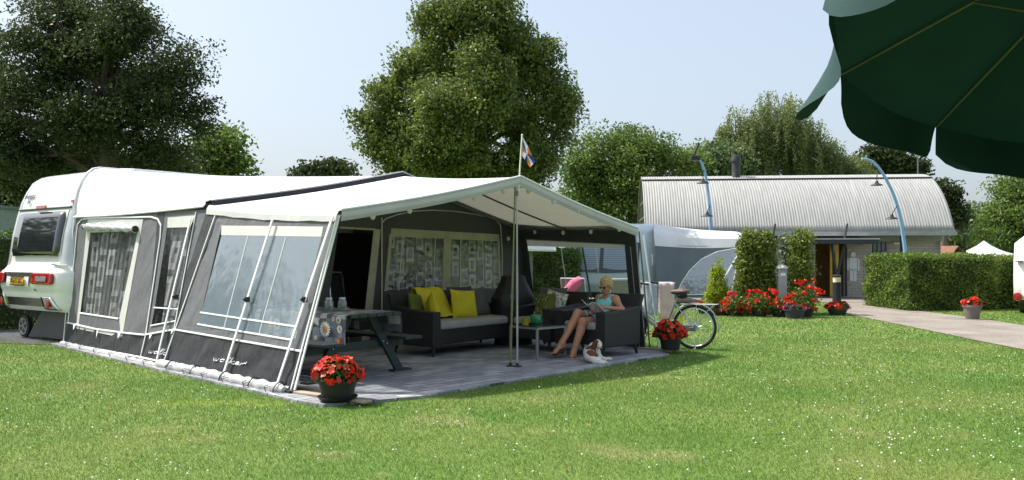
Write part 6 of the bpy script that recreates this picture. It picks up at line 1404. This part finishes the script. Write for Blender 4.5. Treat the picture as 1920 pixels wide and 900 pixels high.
def hand(w_, dirn, nrm, thumb):
    d = dirn / np.linalg.norm(dirn); n_ = nrm - d * (nrm @ d); n_ /= np.linalg.norm(n_); s_ = np.cross(d, n_) * thumb
    palm = w_ + d * .045
    C_(w_, .023, palm + s_ * .014, .019, .015); C_(w_, .022, palm - s_ * .018, .017, .015); C_(palm + s_ * .02 + d * .02, .013, palm - s_ * .026 + d * .015, .012, .012)
    for i, L_ in enumerate((.036, .042, .038, .030)):
        b0 = palm + d * .026 + s_ * (.024 - i * .016); b1 = b0 + (d * .85 + n_ * .5) * L_; b2 = b1 + (d * .35 + n_ * .95) * L_ * .7
        C_(b0, .0085, b1, .008, .006); C_(b1, .008, b2, .0065, .004)
    tb_ = palm + s_ * .03 - d * .02; t1 = tb_ + (s_ * .7 + d * .6 + n_ * .4) * .035; C_(tb_, .011, t1, .0095, .01); C_(t1, .0095, t1 + (d * .8 + n_ * .5) * .025, .008, .005)
hand(wrL, np.array([-.75, .15, .12]), np.array([-.3, .9, -.1]), 1); hand(wrR, np.array([-.2, -.75, .08]), np.array([-.5, .2, -.6]), -1)
# head: tilted down towards the page
hf = fwd * math.cos(R(22)) + np.array([0, 0, -math.sin(R(22))]); hu = fwd * math.sin(R(22)) + np.array([0, 0, math.cos(R(22))]); hl = lft
H = lambda f, u, l: hed + hf * f + hu * u + hl * l
Rh = np.stack([hf, hl, hu], 1)
pr.append(('e', H(-.012, .025, 0), (.095, .074, .098), Rh, .02)); pr.append(('e', H(.022, -.035, 0), (.068, .056, .078), Rh, .03)); C_(H(.055, -.095, 0), .022, H(.05, -.085, 0), .026, .03)
C_(H(.086, .012, 0), .009, H(.108, -.020, 0), .011, .012); C_(H(.090, -.024, .012), .009, H(.090, -.024, -.012), .009, .008); C_(H(.083, -.050, .018), .0065, H(.083, -.050, -.018), .0065, .006); C_(H(.082, -.062, .014), .0075, H(.082, -.062, -.014), .0075, .006)
for s in (-1, 1): pr.append(('e', H(-.005, -.005, s * .076), (.020, .009, .030), Rh, .006)); C_(H(.062, -.018, s * .035), .018, H(.05, -.03, s * .04), .02, .02)
V, Fc = sdf_mesh(pr, .0062, .030); org = np.array([pel[0], pel[1], .03])
SKIN = M('skin_tan', (.46, .22, .13), .5, var=.08, vs=8, transl=.04)
pt_ = thing('person', 'woman with short blonde hair reading in turquoise top and denim shorts', 'person', tuple(org)); npmesh('body', V - org, Fc, SKIN, pt_, smooth=True)
def cloth(name, prims, mat, h=.008, k=.035, cut=None, **kw):
    V, Fc = sdf_mesh(prims, h, k)
    if cut is not None:
        keep = cut(V)[Fc].all(1); Fc = Fc[keep]; u, inv = np.unique(Fc, return_inverse=True); V = V[u]; Fc = inv.reshape(-1, 4)
    return npmesh(name, V - org, Fc, mat, pt_, smooth=True)
g_ = .014
TOP = M('top_turquoise', (.22, .66, .64), .8, bump=.5, bs=9)
tp_ = [('c', pel + [0, 0, .04], .12 + g_, wai, .105 + g_), ('c', wai, .107 + g_, che, .115 + g_), ('c', che + lft * .07, .10 + g_, che - lft * .07, .10 + g_), ('c', che + fwd * .05 + lft * .065, .07 + g_, che + fwd * .05 - lft * .065, .07 + g_), ('c', che + lft * .10 + [0, 0, .03], .08, che + lft * .11 + [0, 0, .10], .048, .02), ('c', che - lft * .10 + [0, 0, .03], .08, che - lft * .11 + [0, 0, .10], .048, .02)]
cloth('tank_top', tp_, TOP, cut=lambda V: ~((V[:, 2] > che[2] + .075) & (np.abs((V - che) @ lft) < .072)) & (np.abs((V - che) @ lft) < .158))
cloth('shorts', [('c', pel + lft * .05, .115 + g_, pel - lft * .05, .115 + g_), ('c', pel, .12 + g_, pel * .4 + wai * .6, .112 + g_), ('c', hpL, .094 + g_, hpL * .38 + knL * .62, .078 + g_), ('c', hpR, .094 + g_, hpR * .35 + knR * .65, .078 + g_)], M('denim_light', (.26, .38, .52), .85, bump=.5, bs=14, var=.15),
      cut=lambda V: np.where((V - pel) @ lft > 0, ((V - hpL) @ (knL - hpL)) / ((knL - hpL) @ (knL - hpL)) < .66, ((V - hpR) @ (knR - hpR)) / ((knR - hpR) @ (knR - hpR)) < .58))
hr = [('e', H(-.028, .040, 0), (.098, .086, .098), Rh, .02), ('e', H(-.060, -.015, 0), (.055, .072, .075), Rh, .03)]
for i in range(90):
    a = rng.normal(size=3); a[2] = abs(a[2]) + .1; a /= np.linalg.norm(a)
    if a[0] > .55 and a[2] < .75: continue
    q = H(-.028 + a[0] * .088, .040 + a[2] * .088, a[1] * .078); q2 = q + (hf * (a[0] * .4 + .5) + hu * (a[2] * .35 - .15) + hl * a[1] * .3) * .032; hr.append(('c', q, .013, q2 + rng.normal(0, .008, 3), .004, .005))
cloth('hair', hr, M('hair_blonde', (.50, .34, .13), .55, var=.35, vs=60, bump=.6, bs=60), .006, .015, cut=lambda V: ~(((V - hed) @ hf > .052) & ((V - hed) @ hu < .050)) & ~(((V - hed) @ hf > .015) & ((V - hed) @ hu < -.005)))
m = MB(); hv = lambda f, u, l: Vector(H(f, u, l) - org)
for s in (-1, 1):
    rows = []
    for i in range(5):
        rows.append([hv(.089 - .012 * (j / 6) ** 2 - .004 * abs(i - 2) / 2, .018 - .034 * i / 4, s * (.008 + .052 * j / 6)) for j in range(7)])
    m.grid(rows); m.tube([hv(.076, .014, s * .060), hv(.03, .012, s * .078), hv(-.01, .008, s * .082)], .0028, 5)
m.tube([hv(.094, .012, -.01), hv(.094, .012, .01)], .003, 5); m.build('sunglasses', M('sunglass_dark', (.03, .015, .012), .1, coat=.5), pt_, solid=.003)
FL_ = M('sandal_dark', (.09, .035, .03), .6)
for a_, dr in ((anL, ft), (anR, fwd * .9 + np.array([0, 0, -.35]))):
    dr = dr / np.linalg.norm(dr); sd_ = np.cross(dr, [0, 0, 1]); sd_ /= np.linalg.norm(sd_); up_ = np.cross(sd_, dr); c = a_ + dr * .065 - up_ * .096 - org; m = MB(); rt = Matrix((Vector(sd_), Vector(dr), Vector(up_))).transposed()
    m.box(c, (.088, .265, .016), rot=rt); b0 = a_ + dr * .15 - up_ * .045 - org
    for s in (-1, 1): m.tube([Vector(b0 + dr * .03), Vector(a_ + dr * .08 + sd_ * s * .045 - up_ * .06 - org)], .007, 5)
    m.build('flip_flop', FL_, pt_, bevel=.006)
# magazine
mc = W(1112, 580, 12.14); u1 = lft * .86 + fwd * .15; u1 /= np.linalg.norm(u1); v1 = fwd * .72 + np.array([0, 0, .55]); v1 = -(v1 / np.linalg.norm(v1)) 
m = MB(); mag = []
for i in range(9):
    v = i / 8 - .5; row = []
    for j in range(17):
        u = j / 16 - .5; row.append(Vector(mc + u1 * u * .40 - v1 * v * .27 + np.array([0, 0, .035 * abs(u * 2) ** 1.3 + .02 * math.sin(u * 9)]) - fwd * .03))
    mag.append(row)
m.grid(mag); mgz, n, p, out = nodes_of('newsprint'); L = n.links.new; tc = n.nodes.new('ShaderNodeTexCoord'); ns = n.nodes.new('ShaderNodeTexNoise'); ns.inputs['Scale'].default_value = 22; ns.inputs['Detail'].default_value = 4; L(tc.outputs['Object'], ns.inputs[0])
r = n.nodes.new('ShaderNodeValToRGB'); E = r.color_ramp.elements; E[0].position = .38; E[0].color = (.25, .28, .30, 1); E[1].position = .5; E[1].color = (.75, .75, .73, 1); L(ns.outputs[0], r.inputs[0]); L(r.outputs[0], p.inputs['Base Color']); p.inputs['Roughness'].default_value = .4
tag(m.build('magazine', mgz, solid=.006, smooth=True), 'open magazine held by the seated woman', 'magazine')

# ================================================================ DOG lying on the paving
D = lambda px, py, Y: np.array(pt(px, py, Y))
zf = .03
rump, mid_, chst = np.array([1.00, 11.42, zf + .095]), np.array([1.04, 11.55, zf + .115]), np.array([1.115, 11.62, zf + .135])
rump = D(1106, 674, 11.38); rump[2] = zf + .085; mid_ = D(1106, 665, 11.55); mid_[2] = zf + .11; chst = D(1113, 662, 11.66); chst[2] = zf + .13
hdd = D(1121, 656, 11.50); hdd[2] = zf + .235
df = np.array([.45, -.85, -.12]); df /= np.linalg.norm(df); ds = np.cross(df, [0, 0, 1]); ds /= np.linalg.norm(ds); du = np.cross(ds, df)
hq = lambda f, u, s: hdd + df * f + du * u + ds * s
dp = [('c', rump, .078, mid_, .085), ('c', mid_, .085, chst, .082), ('c', chst, .075, chst + [0.0, -.02, .05], .06), ('c', chst + [0, -.02, .05], .06, hdd - df * .02, .052),
      ('e', hq(0, .005, 0), (.062, .055, .052), np.stack([df, ds, du], 1), .02), ('c', hq(.035, -.018, 0), .030, hq(.068, -.024, 0), .023, .02), ('c', hq(.085, -.018, 0), .012, hq(.09, -.018, 0), .011, .01)]
for s, (a0, a1, a2) in zip((1, -1), ((rump + [.05, -.03, 0], rump + [.10, -.05, -.045], rump + [.17, -.13, -.065]), (rump + [-.01, -.05, .0], rump + [.06, -.12, -.05], rump + [.13, -.19, -.067]))):
    dp += [('c', a0, .062, a1, .045), ('c', a1, .034, a2, .019), ('c', a2, .021, a2 + [.035, -.02, 0], .018)]
for s in (1, -1):
    e0 = chst + ds * s * .04 + [.02, -.02, -.04]; e1 = e0 + [.045, -.045, -.05]; e1[2] = zf + .028; e2 = e1 + [.10, -.04, -.004] ; dp += [('c', e0, .042, e1, .026), ('c', e1, .024, e2, .019), ('c', e2, .02, e2 + [.025, -.01, 0], .018)]
V, Fc = sdf_mesh(dp, .006, .03)
dm, n, p, out = nodes_of('dog_coat'); L = n.links.new; g = n.nodes.new('ShaderNodeNewGeometry'); ns = n.nodes.new('ShaderNodeTexNoise'); ns.inputs['Scale'].default_value = 9; ns.inputs['Detail'].default_value = 2; L(g.outputs['Position'], ns.inputs[0])
at = n.nodes.new('ShaderNodeAttribute'); at.attribute_name = 'tint'; r = n.nodes.new('ShaderNodeValToRGB'); E = r.color_ramp.elements; E[0].position = .49; E[0].color = (.70, .66, .60, 1); E[1].position = .53; E[1].color = (.12, .04, .015, 1)
ad = n.nodes.new('ShaderNodeMath'); ad.operation = 'ADD'; mu = n.nodes.new('ShaderNodeMath'); mu.operation = 'MULTIPLY_ADD'; mu.inputs[1].default_value = 1.0; mu.inputs[2].default_value = -.44
L(ns.outputs[0], mu.inputs[0]); L(mu.outputs[0], ad.inputs[0]); L(at.outputs['Fac'], ad.inputs[1]); L(ad.outputs[0], r.inputs[0]); L(r.outputs[0], p.inputs['Base Color']); p.inputs['Roughness'].default_value = .8
n2 = n.nodes.new('ShaderNodeTexNoise'); n2.inputs['Scale'].default_value = 90; L(g.outputs['Position'], n2.inputs[0]); bp = n.nodes.new('ShaderNodeBump'); bp.inputs['Strength'].default_value = .6; bp.inputs['Distance'].default_value = .01; L(n2.outputs[0], bp.inputs['Height']); L(bp.outputs[0], p.inputs['Normal'])
fc_ = V[Fc].mean(1); tt = np.full(len(fc_), .25)
def near(c, r_): return np.linalg.norm(fc_ - c, axis=1) < r_
tt[near(mid_ + [.02, -.06, .05], .085)] = .62; tt[near(rump + [.03, -.04, .03], .085)] = .66; tt[near(chst + [.0, -.03, -.03], .06)] = .6; tt[near(hq(-.01, .02, .03), .062) | near(hq(-.01, .02, -.03), .062)] = .95
hs = np.abs((fc_ - hdd) @ ds); hfw = (fc_ - hdd) @ df; tt[near(hdd, .12) & (hs < .014)] = 0; tt[near(hdd, .14) & (hfw > .045)] = 0; tt[fc_[:, 2] < zf + .045] = 0
dgo = tuple(np.array([rump[0], rump[1], zf])); dg = thing('dog', 'small brown and white spaniel lying on the paving by her feet', 'dog', dgo); npmesh('body', V - np.array(dgo), Fc, dm, dg, tint=tt, smooth=True)
EB = M('dog_brown', (.15, .05, .02), .8, bump=.8, bs=40)
for s in (1, -1):
    V, Fc = sdf_mesh([('e', hq(-.012, -.012, s * .058), (.030, .016, .05), np.stack([df, ds, du], 1)), ('e', hq(-.01, -.052, s * .062), (.034, .014, .04), np.stack([df, ds, du], 1))], .005, .03); npmesh('ear', V - np.array(dgo), Fc, EB, dg, smooth=True)
m = MB()
for s in (-1, 1): m.ball(Vector(hq(.048, .008, s * .026) - np.array(dgo)), .0085, 8)
m.ball(Vector(hq(.099, -.014, 0) - np.array(dgo)), (.011, .010, .008), 8); m.build('eyes_and_nose', G['black_plastic'], dg, smooth=True)

# ================================================================ GREEN PARASOL
NR = 10; Hb = Vector(pt(2150, -180, 3.6)); P1 = Vector(pt(1575, 138, 4.3)); P2 = Vector(pt(1728, 245, 4.7))
d1, d2 = (P1 - Hb), (P2 - Hb); ax = Vector((-.1434, -.2759, -.9504)).normalized(); STEP = R(360 / NR)
q1 = d1 - ax * d1.dot(ax); sgn = 1 if (Matrix.Rotation(STEP, 3, ax) @ q1).angle(d2 - ax * d2.dot(ax)) < .4 else -1
hgt = d1.dot(ax); rad = q1.length
def rimp(i, s=1.): return Hb + ax * hgt * s + (Matrix.Rotation(STEP * sgn * i, 3, ax) @ q1) * s
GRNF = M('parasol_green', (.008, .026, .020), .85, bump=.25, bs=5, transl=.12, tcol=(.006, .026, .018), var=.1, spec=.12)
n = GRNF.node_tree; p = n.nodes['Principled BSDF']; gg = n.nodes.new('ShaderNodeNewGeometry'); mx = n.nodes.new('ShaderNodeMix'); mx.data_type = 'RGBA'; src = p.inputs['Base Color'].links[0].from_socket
n.links.new(gg.outputs['Backfacing'], mx.inputs[0]); n.links.new(src, mx.inputs[7]); mx.inputs[6].default_value = (.045, .085, .088, 1); n.links.new(mx.outputs[2], p.inputs['Base Color'])  # outer side coloured paler teal, sunlight on the cloth painted in
foot = Hb + ax * 2.5; foot = Vector((Hb.x + .25, Hb.y - .1, 0))
ps = thing('parasol', 'big dark green parasol with scalloped valance seen from below', 'parasol', foot)
m = MB()
for i in range(NR):
    rows = []
    for a in range(13):
        s = a / 12; r0, r1 = rimp(i, s), rimp(i + 1, s); row = []
        for b in range(17):
            t_ = b / 16; q = lerp(r0, r1, t_); q = q - (Hb + ax * hgt * s - q).normalized() * 0 + ax * (-.0 + .055 * math.sin(math.pi * t_) * s ** 2) * -1 * -1 ; row.append(q - ax * .02 * math.sin(math.pi * s))
        rows.append(row)
    m.grid(rows)
m.build('canopy', GRNF, ps, world=True, smooth=True)
for i in range(NR):
    m = MB(); rows = []; NB = 16
    for a in range(7):
        s = a / 6; row = []
        for b in range(NB + 1):
            t_ = lerp(.5, b / NB, 1 - .07 * s); q = lerp(rimp(i), rimp(i + 1), t_) + ax * (.055 * math.sin(math.pi * t_)); sc = (.26 if i == NR - 1 else .21) * (1 - .55 * abs(2 * t_ - 1) ** 6)
            outw = ((q - Hb) - ax * (q - Hb).dot(ax)).normalized(); dn = Vector((0, 0, -1)) * .9 + ax * .3; dn.normalize()
            fl = .05 * math.sin(math.pi * t_ * 2.2 + i * 1.7) * s + (.15 * s * math.exp(-((t_ - .78) / .34) ** 2) if i == NR - 1 else 0)
            row.append(q + dn * sc * s + outw * fl)
        rows.append(row)
    m.grid(rows); m.build('valance', GRNF, ps, world=True, smooth=True)
for i in range(NR):
    m = MB(); m.tube([Hb + ax * .02, lerp(Hb, rimp(i), .5) + ax * .012, rimp(i) + ax * .01], .006, 6); rb = m.build('rib', M('rib_brass', (.10, .105, .07), .5, metal=.2), ps, world=True, smooth=True)
    m = MB(); m.tube([lerp(Hb, rimp(i), .52) + ax * .015, Hb + ax * .62], .006, 6); m.build('strut', MATS['rib_brass'], rb, world=True, root=ps)
m = MB(); m.tube([Hb - ax * .05, Hb + ax * .7, foot + Vector((0, 0, .05))], .022, 10); m.build('pole', G['white_paint'], ps, world=True, smooth=True)
m = MB(); m.lathe([(.001, 0), (.25, 0), (.26, .05), (.08, .1), (.03, .3), (.001, .3)], foot, 24); m.build('base', M('concrete', (.3, .3, .29), .9), ps, world=True, smooth=True)
